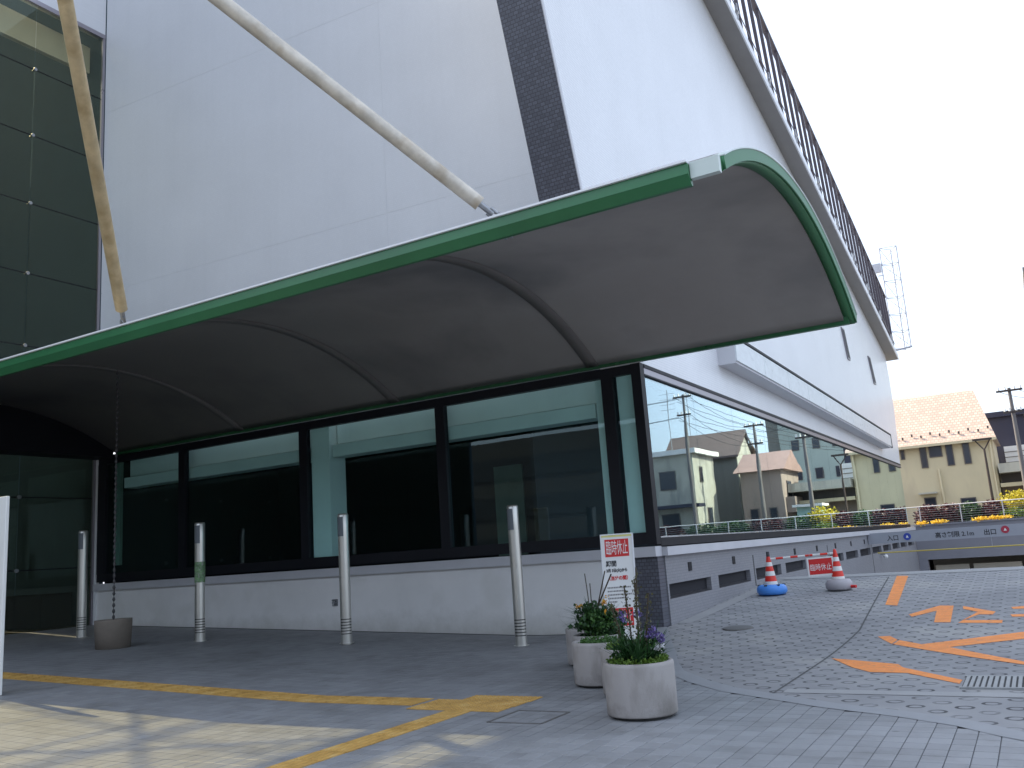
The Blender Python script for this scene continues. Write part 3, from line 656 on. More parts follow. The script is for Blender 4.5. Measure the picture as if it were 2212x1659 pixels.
MB().box(XC1-.295, XC1-.02, 7.55, 7.62, 4.80, 4.96).build('corner_plate', M['green_pale'], can)
MB().box(-20.93, -20.25, 8.2, 14.36, 4.64, 5.75).build('header_beam', M['frame'], can)
MB().box(XC0, XC1-.1, 14.41, 14.50, 4.70, 4.82).build('rear_edge', M['green_dark'], can)
# struts
A_ = Vector((-7.55, 4.41, 8.63))
for base, r in (((-11.0, 7.95, 5.12), .083), ((-4.52, 7.95, 5.06), .080)):
    b = Vector(base); d = (A_-b).normalized(); st = MB()
    st.tube(b+d*.34, A_, r, n=24); so = st.build('support_strut', M['steel_sunglow'] if base[0] < -8 else M['steel'], can)
    cl = MB(); s_ = d.cross(Vector((0,1,0))).normalized()
    cl.tube(b+d*.16, b+d*.36, .035, n=12); cl.tube(b+d*.10-s_*.06, b+d*.10+s_*.06, .03, n=12)
    for k in (-1, 1):
        p = b+d*.10+s_*.035*k
        cl.tube(p-d*.01, p+d*.12, .02, n=8)
    cl.box(b.x-.05, b.x-.02, b.y-.05, b.y+.08, b.z-.16, b.z+.10); cl.box(b.x+.02, b.x+.05, b.y-.05, b.y+.08, b.z-.16, b.z+.10)
    cl.build('clevis', M['bolt'], so)
og = MB(); og.tube(A_+Vector((.2,0,0)), (XH+.01, A_.y, A_.z+.4), .16, n=20); og.build('outrigger_beam', M['steel'], can)

# ------------------------------------------------------------------ BOLLARD LIGHTS
def bollard(x, y, z, label, sticker=False):
    t = thing('bollard_light', (x, y, z), label, 'bollard', 'tall silver bollard lights along the low wall')
    p = MB(); r = .098
    p.lathe((x, y, z), [(r, -.05), (r, 1.93), (r, 2.26), (r-.01, 2.29), (0, 2.29)], 40); p.build('post', M['bollard'], t)
    # lens: curved dark window on the camera-left side
    ln = MB(); n = 14; vs = []; ca = math.atan2(-y, -x)
    for i in range(n+1):
        a = ca-R(85)+R(85)*i/n
        for zz in (1.88, 2.23): vs.append((x+(r+.004)*math.cos(a), y+(r+.004)*math.sin(a), z+zz))
    ln.add(vs, [(2*i, 2*i+2, 2*i+3, 2*i+1) for i in range(n)], True); ln.build('lamp_lens', M['lens'], t)
    for k in range(6):
        gv = MB(); zz = .16+.05*k; vs = []
        for i in range(n+1):
            a = ca-R(65)+R(130)*i/n
            for q in (zz, zz+.016): vs.append((x+(r+.002)*math.cos(a), y+(r+.002)*math.sin(a), z+q))
        gv.add(vs, [(2*i, 2*i+2, 2*i+3, 2*i+1) for i in range(n)], True); gv.build('louver_slot', M['groove'], t)
    MB().lathe((x, y, z), [(.13, .012), (.13, .0), ], 24).lathe((x, y, z), [(.0, .012), (.13, .012)], 24).build('base_plate', M['bollard'], t)
    if sticker:
        s_ = MB().lathe((x, y, z), [(r+.003, 1.12), (r+.003, 1.52)], 40); s_.build('sticker_band', M['sticker'], t)
bollard(-7.574, 12.907, g(-7.57,12.9), 'silver bollard light nearest the planters and notice board')
bollard(-10.90, 12.44, .140, 'silver bollard light beside the wall tap, second from the planters')
bollard(-14.387, 12.162, .245, 'silver bollard light with a green sticker band round its shaft', True)
bollard(-18.178, 12.187, .360, 'silver bollard light farthest left, in front of the dark glass hall')

# rain chain, pipe and pot
px_, py_ = -15.35, 10.95
pz = g(px_, py_)
pt = thing('drain_pot', (px_, py_, pz), 'brown concrete rain chain pot on the dark plaza at left', 'pot')
p_ = MB().lathe((px_, py_, pz), [(.0,.0),(.31,.0),(.335,.50),(.335,.53),(.30,.53),(.29,.40),(0,.40)], 40, True); p_.build('pot', M['concrete_dark'], pt)
MB().lathe((px_, py_, pz), [(.29,.41),(0,.43)], 24).build('gravel', M['concrete'], pt)
ch = thing('rain_chain', (px_, py_, pz+.4), 'dark cup rain chain hanging from the canopy above the brown pot', 'chain')
cl_ = MB(); z = pz+.42; k = 0
while z < 5.62:
    cl_.lathe((px_, py_, z), [(.016,0),(.030,.035),(.018,.075)], 10); cl_.tube((px_, py_, z+.07), (px_, py_, z+.11), .009, n=6); z += .11
cl_.build('chain_links', M['ledge_dark'], ch)

# ------------------------------------------------------------------ TEXT
def text_pts(body, size, origin, ux, uy, align='LEFT', bold=0.0, wscale=1.0):
    c = bpy.data.curves.new('txt', 'FONT'); c.body = body; c.size = size; c.align_x = align; c.resolution_u = 3; c.offset = bold
    o = bpy.data.objects.new('txt', c); COL.objects.link(o); bpy.context.view_layer.update()
    me = bpy.data.meshes.new_from_object(o.evaluated_get(bpy.context.evaluated_depsgraph_get()))
    ux = Vector(ux); uy = Vector(uy); og_ = Vector(origin)
    vs = [tuple(og_+ux*(v.co.x*wscale)+uy*v.co.y) for v in me.vertices]; fs = [tuple(p.vertices) for p in me.polygons]
    bpy.data.objects.remove(o, do_unlink=True); bpy.data.curves.remove(c); bpy.data.meshes.remove(me)
    return vs, fs

# ---- notice board behind the planters
BO = Vector((-5.15, 11.54, g(-5.2,11.5))); bu = Vector((.85,.527,0)).normalized(); bn = Vector((bu.y,-bu.x,0)); bz = Vector((.02,.0,1)).normalized()
nb = thing('notice_board', BO, 'upright white closure notice board with red panels behind the planters', 'sign')
def bpnt(u, h, d=0): return BO+bu*u+bz*h+bn*d
def bquad(u0, u1, h0, h1, d0, d1):
    return [bpnt(u0,h0,d1), bpnt(u1,h0,d1), bpnt(u1,h0,d0), bpnt(u0,h0,d0), bpnt(u0,h1,d1), bpnt(u1,h1,d1), bpnt(u1,h1,d0), bpnt(u0,h1,d0)]
W_ = .215
MB().hexa(bquad(-W_,W_,.12,1.66,-.02,.0)).build('board', M['white'], nb)
f_ = MB()
for (a,b,c_,d_) in ((-W_-.012,-W_,.10,1.675),(W_,W_+.022,.10,1.675),(-W_,W_,1.66,1.675)): f_.hexa(bquad(a,b,c_,d_,-.025,.012))
f_.build('frame', M['white_trim'], nb)
MB().hexa(bquad(-W_,W_,1.632,1.658,.0,.004)).build('yellow_strip', mat('pale_yellow_strip', (.70,.66,.25), .5, .05), nb)
lg = MB()
for s in (-1,1): lg.hexa(bquad(s*W_-.015,s*W_+.015,0,.12,-.2,.05))
lg.build('stand', M['bolt'], nb)
for (h0,h1,hs) in ((1.36,1.60,1.43),(.42,.66,.49)):
    rp = MB().hexa(bquad(-.17,.165,h0,h1,.0005,.004)).build('red_panel', M['red'], nb)
    v, f = text_pts('臨時休止', .125, bpnt(-.003,hs-.025,.006), bu, bz*1.7, 'CENTER', .0, .62)
    MB().add(v, f).build('lettering', M['white'], rp)
for (t, s, h, u, mt, ws_) in (('期間', .075, 1.235, -.17, 'black', 1.0), ('3月 3日(火)から', .045, 1.155, -.17, 'black', .95), ('（当分の間）', .055, 1.045, -.17, 'red', 1.0)):
    v, f = text_pts(t, s, bpnt(u,h,.005), bu, bz*1.15, 'LEFT', .002, ws_)
    MB().add(v, f).build('lettering', M[mt], nb)
sm_ = MB()
for k, (w_, mt) in enumerate(((.33,0),(.24,0),(.33,0),(.28,0),(.11,0))):
    h = .93-.048*k; u = -.17
    while u < -.17+w_:
        l_ = random.uniform(.012,.02); sm_.hexa(bquad(u,u+l_,h,h+.02,.0005,.003)); u += l_+.006
sm_.build('small_print', mat('grey_print', (.25,.24,.24), .7, .1), nb)

# ------------------------------------------------------------------ CONES, BAR, HANGING SIGN
def cone(x, y, z, label, weight, lean=0.0):
    t = thing('traffic_cone', (x, y, z), label, 'traffic cone', 'cones closing the driveway')
    prof = lambda h: .145-.118*h/.70
    bands = [(0,.07,0),(.07,.16,1),(.16,.27,0),(.27,.36,1),(.36,.46,0),(.46,.54,1),(.54,.66,0)]
    z0 = z+.10
    red = MB()
    for a, b, k in bands:
        red.lathe((x, y, z0), [(prof(a),a),(prof(b),b)], 24)
        if k: MB().lathe((x, y, z0), [(prof(a)+.002,a),(prof(b)+.002,b)], 24).build('reflective_band', M['reflective'], t)
    red.lathe((x, y, z0), [(prof(.66),.66),(.02,.70),(0,.70)], 24)
    red.build('cone_body', M['red_glossy'], t)
    return t
zc = g(-4.85,18.45)
c1 = cone(-4.85,18.45,zc,'red and white striped cone standing in a bright blue weight', 'blue')
w = MB().lathe((-4.85,18.45,zc), [(0,0),(.26,0),(.30,.05),(.30,.13),(.25,.19),(.15,.20),(.145,.10)], 28)
wo_ = w.build('base_weight', M['blue'], c1)
for a in range(6):
    t = a*math.pi/3+.3; MB().box(-4.85+.24*math.cos(t)-.03,-4.85+.24*math.cos(t)+.03,18.45+.24*math.sin(t)-.03,18.45+.24*math.sin(t)+.03,zc+.175,zc+.20).build('weight_recess', M['groove'], wo_)
MB().lathe((-4.85,18.45,zc+.10), [(.036,.63),(.034,.75),(.0,.75)], 16).build('dark_cap', M['black'], c1)
zc2 = g(-3.6,18.8)
c2 = cone(-3.6,18.8,zc2,'red and white striped cone standing in a pale grey weight','grey')
w = MB().lathe((-3.6,18.8,zc2), [(0,0),(.22,0),(.255,.04),(.26,.13),(.22,.20),(.15,.215),(.145,.10)], 24)
w2 = w.build('base_weight', M['grey_plastic'], c2)
MB().tube((-3.36,18.72,zc2+.06),(-3.26,18.68,zc2+.06),.03).build('filler_plug', M['red'], w2)
p0 = Vector((-4.85,18.45,zc+.70)); p1 = Vector((-3.6,18.8,zc2+.72)); bar = thing('cone_bar', (p0+p1)/2, 'red and white bar joining the two cones across the driveway', 'barrier bar')
nb_ = 9
rb = MB(); wb = MB()
for k in range(nb_):
    (rb if k % 2 == 1 else wb).tube(p0.lerp(p1,k/nb_), p0.lerp(p1,(k+1)/nb_), .020 if k % 2 == 0 else .022, n=12)
rb.build('red_section', M['red_glossy'], bar); wb.build('white_section', M['reflective'], bar)
hs = p0.lerp(p1,.57); he = p0.lerp(p1,.96); hu = (he-hs).normalized(); hn = Vector((hu.y,-hu.x,0)).normalized(); hz = Vector((0,0,1))
hg = thing('hanging_sign', hs.lerp(he,.5)-Vector((0,0,.2)), 'small red closure sign hanging from the bar between cones', 'sign')
def hq(u0,u1,h0,h1,d0,d1):
    P = lambda u,h,d: hs+hu*u-hz*(h)+hn*d
    return [P(u0,h1,d1),P(u1,h1,d1),P(u1,h1,d0),P(u0,h1,d0),P(u0,h0,d1),P(u1,h0,d1),P(u1,h0,d0),P(u0,h0,d0)]
HW = (he-hs).length
MB().hexa(hq(0,HW,.05,.42,.024,.034)).build('sign_frame', M['white'], hg)
MB().hexa(hq(.03,HW-.03,.08,.385,.034,.038)).build('red_panel', M['red'], hg)
v, f = text_pts('臨時休止', .12, hs+hu*(HW/2)-hz*.30+hn*.041, hu, hz*1.2, 'CENTER', .0, .88); MB().add(v, f).build('lettering', M['white'], hg)
hk = MB()
for u in (.06, HW-.06): hk.tube(hs+hu*u+hn*.029-hz*.06, hs+hu*u+hn*.029+hz*.03, .006, n=6)
hk.build('hook', M['bolt'], hg)

# ------------------------------------------------------------------ ROAD MARKINGS
mk = thing('road_marking', (-1.3, 14, 0), 'orange painted lettering and arrows on the ring-grooved driveway', 'road marking')
def mark(name, pts, lift=.004):
    vs = [(x, y, 0) for x, y in pts]
    # subdivide polygon by a fan of short strips following the ramp
    import bmesh
    bm = bmesh.new(); bm.faces.new([bm.verts.new(v) for v in vs])
    for yy in [10+.5*k for k in range(24)]:
        bmesh.ops.bisect_plane(bm, geom=bm.verts[:]+bm.edges[:]+bm.faces[:], plane_co=(0,yy,0), plane_no=(0,1,0))
    bmesh.ops.triangulate(bm, faces=bm.faces[:])
    for v in bm.verts: v.co.z = zramp(v.co.y)-.012+lift
    bm.normal_update()
    for f in bm.faces:
        if f.normal.z < 0: f.normal_flip()
    bm.verts.index_update()
    mb = MB().add([tuple(v.co) for v in bm.verts], [tuple(v.index for v in f.verts) for f in bm.faces]); bm.free()
    return mb.build(name, M['orange'], mk)
mark('dash', [(-2.80,20.99),(-2.56,20.9),(-2.24,16.33),(-2.45,16.49)])
mark('letter_stroke', [(-1.95,15.3),(-1.58,16.19),(-1.37,16.14),(-1.30,14.43),(-1.52,14.46),(-1.58,15.62),(-1.88,15.05)])
mark('letter_stroke', [(-1.23,16.06),(-.75,15.37),(-.78,15.10),(-.96,15.13),(-1.15,14.62),(-.64,14.55),(-.64,14.29),(-1.20,14.37),(-.99,15.40),(-1.21,15.75)])
mark('letter_stroke', [(-.55,15.81),(-.10,16.0),(-.10,15.66),(-.52,15.6)])
mark('letter_stroke', [(-.55,15.05),(-.10,15.1),(-.10,14.8),(-.52,14.84)])
mark('arrow_line', [(-1.82,12.98),(-1.51,12.62),(-.37,13.54),(.9,14.4),(.9,13.9),(-.37,12.98),(-1.17,12.37),(-.36,11.24),(.5,10.0),(.45,9.8),(-.35,11.0),(-1.42,12.16),(-1.85,12.64)])
mark('arrow_line', [(-2.13,13.29),(-1.98,13.34),(-1.84,13.0),(-1.87,12.66)])
mark('arrow_line', [(-2.40,11.49),(-2.15,11.36),(-1.59,11.02),(-1.51,10.77),(-.87,9.94),(-.88,9.71),(-1.42,10.37),(-1.80,10.42),(-2.04,10.76)])
# apron strip, seams, grate, manhole
def strip(name, pts, w_, m, lift, parent):
    mb = MB(); vs = []
    for i, p in enumerate(pts):
        q0 = Vector((*pts[max(0,i-1)],0)); q1 = Vector((*pts[min(len(pts)-1,i+1)],0)); d = (q1-q0).normalized(); nn = Vector((-d.y,d.x,0))*w_/2
        for s in (-1,1): v = Vector((*p,0))+nn*s; vs.append((v.x, v.y, zramp(v.y)-.012+lift))
    mb.add(vs, [(2*i,2*i+2,2*i+3,2*i+1) for i in range(len(pts)-1)]); return mb.build(name, m, parent)
strip('concrete_joint', [(-2.95+.49*t-.01*math.sin(t*3), 20.9-6.99*t) for t in [i/14 for i in range(15)]] + [(-2.46-.02*t, 13.91-4.9*t) for t in [i/10 for i in range(1,11)]], .025, M['seam'], .003, drive)
strip('concrete_strip', [(-2.40,9.16),(-1.6,9.15),(-.3,9.12),(1,9.1),(3,9.1)], .22, M['apron'], .004, drive)
strip('concrete_strip', [(-5.6,21.75),(-3,21.7),(0,21.6),(6,21.5)], 1.0, M['apron'], .0075, drive)
strip('concrete_strip', [(-5.50,14.9),(-5.45,16),(-5.42,18),(-5.40,20.5),(-5.4,21.2)], .26, M['apron'], .0045, drive)
gt = thing('drain_grate', (-.2, 9.78, 0), 'long steel bar drain grate set in the driveway at right', 'grate')
for k in range(50):
    x = -.82+.05*k
    if x > 1.2: break
    MB().box(x-.016, x+.016, 9.46, 10.1, -.03, .006).build('bar', M['grate'], gt)
MB().box(-.86, 1.25, 9.42, 9.455, -.03, .006).box(-.86, 1.25, 10.105, 10.14, -.03, .006).build('grate_frame', M['grate'], gt)
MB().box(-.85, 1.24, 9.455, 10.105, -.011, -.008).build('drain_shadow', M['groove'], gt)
mh = MB().lathe((-4.36,14.25,zramp(14.25)), [(.24,-.02),(.24,.002),(.22,.006),(0,.006)], 28); mo = mh.build('manhole_lid', M['iron'], None, loc=(-4.36,14.25,zramp(14.25))); mo.rotation_euler = (R(2.8),0,0); tag(mo, 'round dark manhole lid in the driveway near the base wall', 'manhole')

# ------------------------------------------------------------------ GARAGE: beam, bar, back wall
gb = thing('height_limit_beam', (-5.5, 36, .9), 'pale height limit beam lettered over the garage ramp', 'beam')
MB().box(XS+.02, 14, 35.95, 36.15, .93, 1.33).build('beam_panel', M['beam'], gb)
hb = thing('height_bar', (-5.5, 35.6, .6), 'thin yellow height bar hanging across the ramp below the lettered beam', 'height bar')
MB().tube((XS+.35,35.6,.60),(14,35.6,.60),.022).build('bar', M['yellow_bar'], hb)
hw_ = MB()
for x in (-4.9,-1.5,2,6,10): hw_.tube((x,35.6,.62),(x,35.96,.95),.006,n=6)
hw_.build('hanger_chain', M['bolt'], hb)
for t, x, s in (('入口', -4.95, .22), ('高さ制限 2.1m', -3.30, .215), ('出口', -1.72, .22)):
    v, f = text_pts(t, s, (x, 35.945, 1.03), (1,0,0), (0,0,1), 'LEFT', .004, .95); MB().add(v, f).build('lettering', M['black'], gb)
def disc(x, z, r, m): return MB().tube((x,35.95,z),(x,35.935,z),r,n=28).build('arrow_disc', m, gb)
M['sign_blue'] = mat('sign_blue', (.03,.06,.35), .5, .05); M['sign_red'] = mat('sign_red', (.40,.03,.06), .5, .05)
d1 = disc(-4.24, 1.13, .13, M['sign_blue']); d2 = disc(-1.03, 1.16, .13, M['sign_red'])
for x, z in ((-4.24,1.13),(-1.03,1.16)): MB().add([(x-.05,35.93,z-.04),(x+.05,35.93,z-.04),(x,35.93,z+.06)],[(0,1,2)]).build('arrow', M['white'], gb)
bw = thing('garage_wall', (0, 51, -2.5), 'mauve grey retaining wall over the garage opening below the railing', 'wall')
MB().box(XS+.01, 16, 51.0, 51.55, -.27, 1.46).build('lintel', M['garage'], bw)
MB().box(XS-.3, 16, 50.93, 51.6, 1.46, 1.55).build('coping', M['garage'], bw)
gm = MB(); gm.box(XS, 16, 58, 58.2, -3, -.2); gm.box(XS, 16, 51.55, 58, -.27, -.1); gm.build('garage_interior', M['garage_dark'], bw)
for a, b in ((-5.0,-3.4),(-3.2,-1.0),(-.8,2)): MB().box(a, b, 52.2, 53, -2.5, -.62).build('partition', mat('beige_partition', (.50,.46,.38), .7, .08), bw)
MB().box(XS+.01, -5.2, 51.0, 51.5, -3, -.275).build('jamb', M['garage'], bw)
rw = tag(MB().box(14.0, 14.4, 10, 51, -3, 1.0).build('retaining_wall', M['garage'], None, loc=(14.2,30,-3)), 'concrete retaining wall along the far side of the ramp', 'wall')
lamp = thing('ball_lamp', (XS+.1, 38.6, .4), 'small white wall lamp on the side wall by the ramp beam', 'lamp')
MB().lathe((XS+.18,38.6,.28), [(0,0),(.07,.03),(.10,.09),(.07,.16),(0,.18)], 14).build('globe', M['white'], lamp); MB().box(XS+.001, XS+.18, 38.57, 38.63, .45, .49).build('bracket', M['bolt'], lamp)

# ------------------------------------------------------------------ RAILING
rg = thing('railing', (0, 52, 1.5), 'thin metal rail fence along the top of the retaining wall', 'railing')
pm = MB(); pm.box(-.025,.025,-.025,.025,0,1.0); pme = pm.mesh('post'); pme.materials.append(M['ledge'])
x = -7.3
while x < 28: inst('post', pme, rg, (x, 52, 1.46)); x += 1.96
for k in range(8):
    z = 2.47 if k == 7 else 1.60+.115*k
    r = .026 if k == 7 else .007
    MB().tube((-8, 52, z), (28, 52, z), r, n=8).build('rail', M['ledge'] if k == 7 else M['bolt'], rg)

# ------------------------------------------------------------------ LATTICE MAST
ms = thing('antenna_mast', (-4.9, 51.4, 10.9), 'slender white lattice mast bracketed to the far roof end', 'mast')
cor = [(-5.24,51.1),(-4.38,51.2),(-4.75,51.8)]; z0, z1 = 11.0, 16.75
lgm = MB()
for c in cor: lgm.tube((c[0]-.04, c[1], z0), (c[0], c[1], z1), .028, n=8)
M['mast'] = mat('mast_paint', (.36,.38,.44), .5, .1)
lgm.build('mast_leg', M['mast'], ms)
dm = MB(); nz = 6
for k in range(nz+1):
    z = z0+(z1-z0)*k/nz
    for i in range(3):
        a, b = cor[i], cor[(i+1) % 3]; dm.tube((*a, z), (*b, z), .016, n=6, caps=False)
        if k < nz: dm.tube((*(a if k % 2 else b), z), (*(b if k % 2 else a), z+(z1-z0)/nz), .014, n=6, caps=False)
dm.build('mast_lacing', M['mast'], ms)
am = MB(); am.tube((-5.24,51.1,11.05),(-5.8,49.9,10.7),.05,n=8); am.tube((-4.38,51.2,11.02),(-5.6,50.2,10.7),.05,n=8); am.tube((-5.24,51.1,13.2),(-5.75,49.8,12.0),.04,n=8); am.tube((-5.75,49.9,10.6),(-5.75,49.8,12.1),.05,n=8)
am.build('bracket', M['mast'], ms)
an = MB(); an.box(-5.75,-5.3,51.0,51.2,15.4,15.9); an.tube((-5.5,51.1,15.2),(-5.2,51.1,15.2),.03); an.build('antenna_box', M['mast'], ms)

# ------------------------------------------------------------------ PLANTS
def leaf_cloud(mb, c, rad, n, size, flat=.0, squash=1.0):
    for _ in range(n):
        while True:
            u = Vector((random.uniform(-1,1), random.uniform(-1,1), random.uniform(-1,1)))
            if u.length < 1: break
        u = u*(.55+.45*u.length) if u.length > .3 else u
        p = Vector((c[0]+u.x*rad[0], c[1]+u.y*rad[1], c[2]+u.z*rad[2]*squash))
        d = Vector((random.gauss(0,1), random.gauss(0,1), random.gauss(.3,1))).normalized(); s = d.cross(Vector((random.gauss(0,1),random.gauss(0,1),random.gauss(0,1)))).normalized()
        L_ = size*random.uniform(.6,1.3); w = L_*.38
        nn = d.cross(s)*L_*.12
        mb.add([p, p+d*L_*.5+s*w+nn, p+d*L_, p+d*L_*.5-s*w+nn], [(0,1,2),(0,2,3)])
def strap(mb, base, az, length, width, rise, droop, n=6):
    d = Vector((math.cos(az), math.sin(az), 0)); s = Vector((-d.y, d.x, 0)); pts = []
    for i in range(n+1):
        t = i/n; p = Vector(base)+d*(length*t*math.cos(rise)*(1+.2*t))+Vector((0,0,length*(math.sin(rise)*t-droop*t*t)))
        w = width*(1-t**2.2)*(.6+.4*min(1,t*4)); pts.append((p-s*w, p+s*w))
    vs = [q for pr in pts for q in pr]; mb.add(vs, [(2*i,2*i+1,2*i+3,2*i+2) for i in range(n)], True)
M['leaf_dark'] = leafmat('dark_leaf', (.018,.055,.018), (.04,.11,.03)); M['leaf_mid'] = leafmat('mid_leaf', (.035,.10,.02), (.08,.18,.035))
M['leaf_lime'] = leafmat('lime_leaf', (.08,.16,.02), (.17,.27,.04)); M['leaf_yellow'] = leafmat('yellow_leaf', (.42,.36,.02), (.58,.50,.05)); M['leaf_red'] = leafmat('burgundy_leaf', (.04,.012,.018), (.10,.02,.028))
M['petal_purple'] = leafmat('purple_petal', (.12,.08,.27), (.22,.17,.40)); M['petal_orange'] = leafmat('orange_petal', (.65,.25,.02), (.75,.45,.04)); M['petal_white'] = leafmat('white_petal', (.6,.6,.62), (.75,.75,.76)); M['petal_yellow'] = leafmat('yellow_petal', (.75,.48,.03), (.85,.62,.08))
M['stem'] = mat('woody_stem', (.06,.045,.03), .8, .2, 10)
def planter(x, y, label):
    t = thing('concrete_planter', (x, y, 0), label, 'planter', 'round concrete planters in a zigzag row')
    pr = [(0,0.0),(.26,0.0),(.265,.025),(.311,.027),(.314,.04),(.318,.44),(.314,.465),(.30,.475),(.275,.472),(.262,.455),(.258,.36)]
    MB().lathe((x,y,.007), pr, 56).build('pot', M['concrete'], t)
    MB().lathe((x,y,.007), [(.262,.40),(.12,.42),(0,.425)], 24).build('soil', M['soil'], t)
    MB().lathe((x,y,.007), [(.268,.001),(.268,.026)], 40).build('foot_ring', M['groove'], t)
    return t
def ray_at(px, d):   # ground placement measured from the photograph's pixel column
    v = _r*((px-1106)/1900)-_uu*((1500-829.5)/1900)+_fw
    p = CAM+v*d; return (round(p.x,3), round(p.y,3))
P = [(-3.29,7.66),(-3.80,8.68),(-4.43,9.28),(-4.77,9.98),(-5.32,10.86)]
planter(*P[0], 'nearest and largest round concrete planter at the plaza edge')
planter(*P[1], 'round concrete planter half hidden behind the nearest one')
planter(*P[2], 'round concrete planter on the left of the middle pair')
planter(*P[3], 'round concrete planter holding the bushy orange flowered shrub')
planter(*P[4], 'rearmost round concrete planter with short spiky leaves')
# plant 1: strappy leaves, tall bare stalks, purple flowers, lime ground cover
def plant(name, i, label, cat='plant', group=None): return thing(name, (P[i][0], P[i][1], .42), label, cat, group)
x, y = P[0]
t = plant('flowering_plant', 0, 'strap leaved plant with purple flowers and tall stalks in the nearest planter')
st = MB()
for k in range(140):
    a = random.uniform(0,6.28); rr = random.uniform(0,.16); strap(st, (x+rr*math.cos(a), y+rr*math.sin(a), .42), random.uniform(0,6.28), random.uniform(.34,.58), .013, R(random.uniform(38,80)), random.uniform(.12,.50))
st.build('strap_leaves', M['leaf_dark'], t)
lc = MB()
for k in range(26):
    a = 6.28*k/26; leaf_cloud(lc, (x+.22*math.cos(a), y+.22*math.sin(a), .47), (.07,.07,.05), 55, .032)
lc.build('ground_cover', M['leaf_lime'], t)
bf = MB(); leaf_cloud(bf, (x-.10,y-.0,.55), (.15,.14,.12), 260, .045); leaf_cloud(bf, (x+.08,y+.08,.55), (.12,.12,.12), 160, .04); bf.build('bush_leaves', M['leaf_dark'], t)
stk = MB(); fl = MB(); lv2 = MB()
for (dx, dy, h, b_) in ((.02,-.02,.98,.05),(-.05,.04,.80,-.04),(.06,.03,.72,.09),(-.10,.0,.62,-.12),(.0,.08,.86,.0)):
    p0_ = Vector((x+dx,y+dy,.42)); p1_ = Vector((x+dx+b_*.5,y+dy,.42+h*.55)); p2_ = Vector((x+dx+b_,y+dy,.42+h*.9))
    stk.path([p0_,p1_,p2_], .007)
    for q in range(16):
        u = .25+.75*q/16; p = p0_.lerp(p2_, u); leaf_cloud(lv2, tuple(p), (.035,.035,.03), 5, .03)
stk.build('stalk', M['stem'], t); lv2.build('stalk_leaves', leafmat('stalk_leaf', (.06,.06,.025), (.13,.12,.05)), t)
for c in ((x+.16,y+.02,.72),(x+.10,y+.06,.69),(x+.19,y+.10,.66)): leaf_cloud(fl, c, (.05,.05,.05), 60, .03)
fl.build('purple_flowers', M['petal_purple'], t)
wf_ = MB(); leaf_cloud(wf_, (x+.22,y+.0,.60), (.05,.05,.02), 30, .035); wf_.build('white_flowers', M['petal_white'], t)
# plant 2
x, y = P[1]; t = plant('low_plant', 1, 'low green ground cover in the half hidden planter')
lc = MB()
for k in range(20): a = 6.28*k/20; leaf_cloud(lc, (x+.19*math.cos(a),y+.19*math.sin(a),.47), (.08,.08,.06), 50, .035)
lc.build('leaves', M['leaf_lime'], t)
st = MB()
for k in range(46): strap(st, (x+random.uniform(-.1,.1),y+random.uniform(-.1,.1),.42), random.uniform(0,6.28), random.uniform(.25,.42), .012, R(random.uniform(45,80)), random.uniform(.2,.7))
st.build('strap_leaves', M['leaf_dark'], t)
fl = MB(); leaf_cloud(fl, (x-.05,y+.0,.78), (.06,.06,.05), 50, .03); leaf_cloud(fl, (x+.1,y+.05,.80), (.05,.05,.05), 40, .03); fl.build('pale_flowers', M['petal_purple'], t)
# plant 3
x, y = P[2]; t = plant('low_plant', 2, 'sparse low green plant in the left middle planter')
lc = MB()
for k in range(16): a = 6.28*k/16; leaf_cloud(lc, (x+.17*math.cos(a),y+.17*math.sin(a),.465), (.08,.08,.045), 40, .035)
lc.build('leaves', M['leaf_mid'], t)
# plant 4
x, y = P[3]; t = plant('flowering_shrub', 3, 'bushy green shrub with small orange flowers in front of the notice board', 'shrub')
lc = MB(); leaf_cloud(lc, (x+.04,y,.58), (.35,.30,.13), 700, .065); leaf_cloud(lc, (x-.10,y,.76), (.20,.20,.10), 260, .05); leaf_cloud(lc, (x+.20,y-.05,.70), (.14,.14,.10), 220, .055); lc.build('foliage', M['leaf_dark'], t)
lc = MB(); leaf_cloud(lc, (x+.08,y-.1,.62), (.24,.24,.16), 500, .05); lc.build('young_foliage', M['leaf_mid'], t)
st = MB()
for k in range(150): a = random.uniform(0,6.28); strap(st, (x+.1*math.cos(a),y+.1*math.sin(a),.60), a, random.uniform(.26,.46), .009, R(random.uniform(15,80)), random.uniform(.1,.6))
st.build('spiky_leaves', M['leaf_dark'], t)
fl = MB()
for k in range(9): leaf_cloud(fl, (x+random.uniform(-.22,.22),y-random.uniform(.05,.25),.62+random.uniform(.05,.30)), (.025,.025,.02), 9, .028)
tag(fl.build('orange_flowers', M['petal_orange'], t), kind='stuff')
stk = MB(); stk.path([(x,y,.42),(x+.02,y,.8),(x+.28,y-.1,1.18)], .009); stk.path([(x,y,.42),(x+.02,y,.8),(x+.20,y-.1,1.22)], .008); stk.path([(x-.08,y,.42),(x-.10,y,.95),(x-.12,y,1.20)], .006); stk.path([(x-.02,y,.42),(x-.06,y,.9),(x-.06,y,1.08)], .006); stk.build('bare_stem', M['stem'], t)
# plant 5
x, y = P[4]; t = plant('spiky_plant', 4, 'short dark spiky plant in the rearmost planter')
st = MB()
for k in range(60): a = random.uniform(0,6.28); rr = random.uniform(0,.2); strap(st, (x+rr*math.cos(a),y+rr*math.sin(a),.42), a, random.uniform(.16,.30), .010, R(random.uniform(35,80)), random.uniform(.0,.4))
st.build('spiky_leaves', M['leaf_dark'], t)

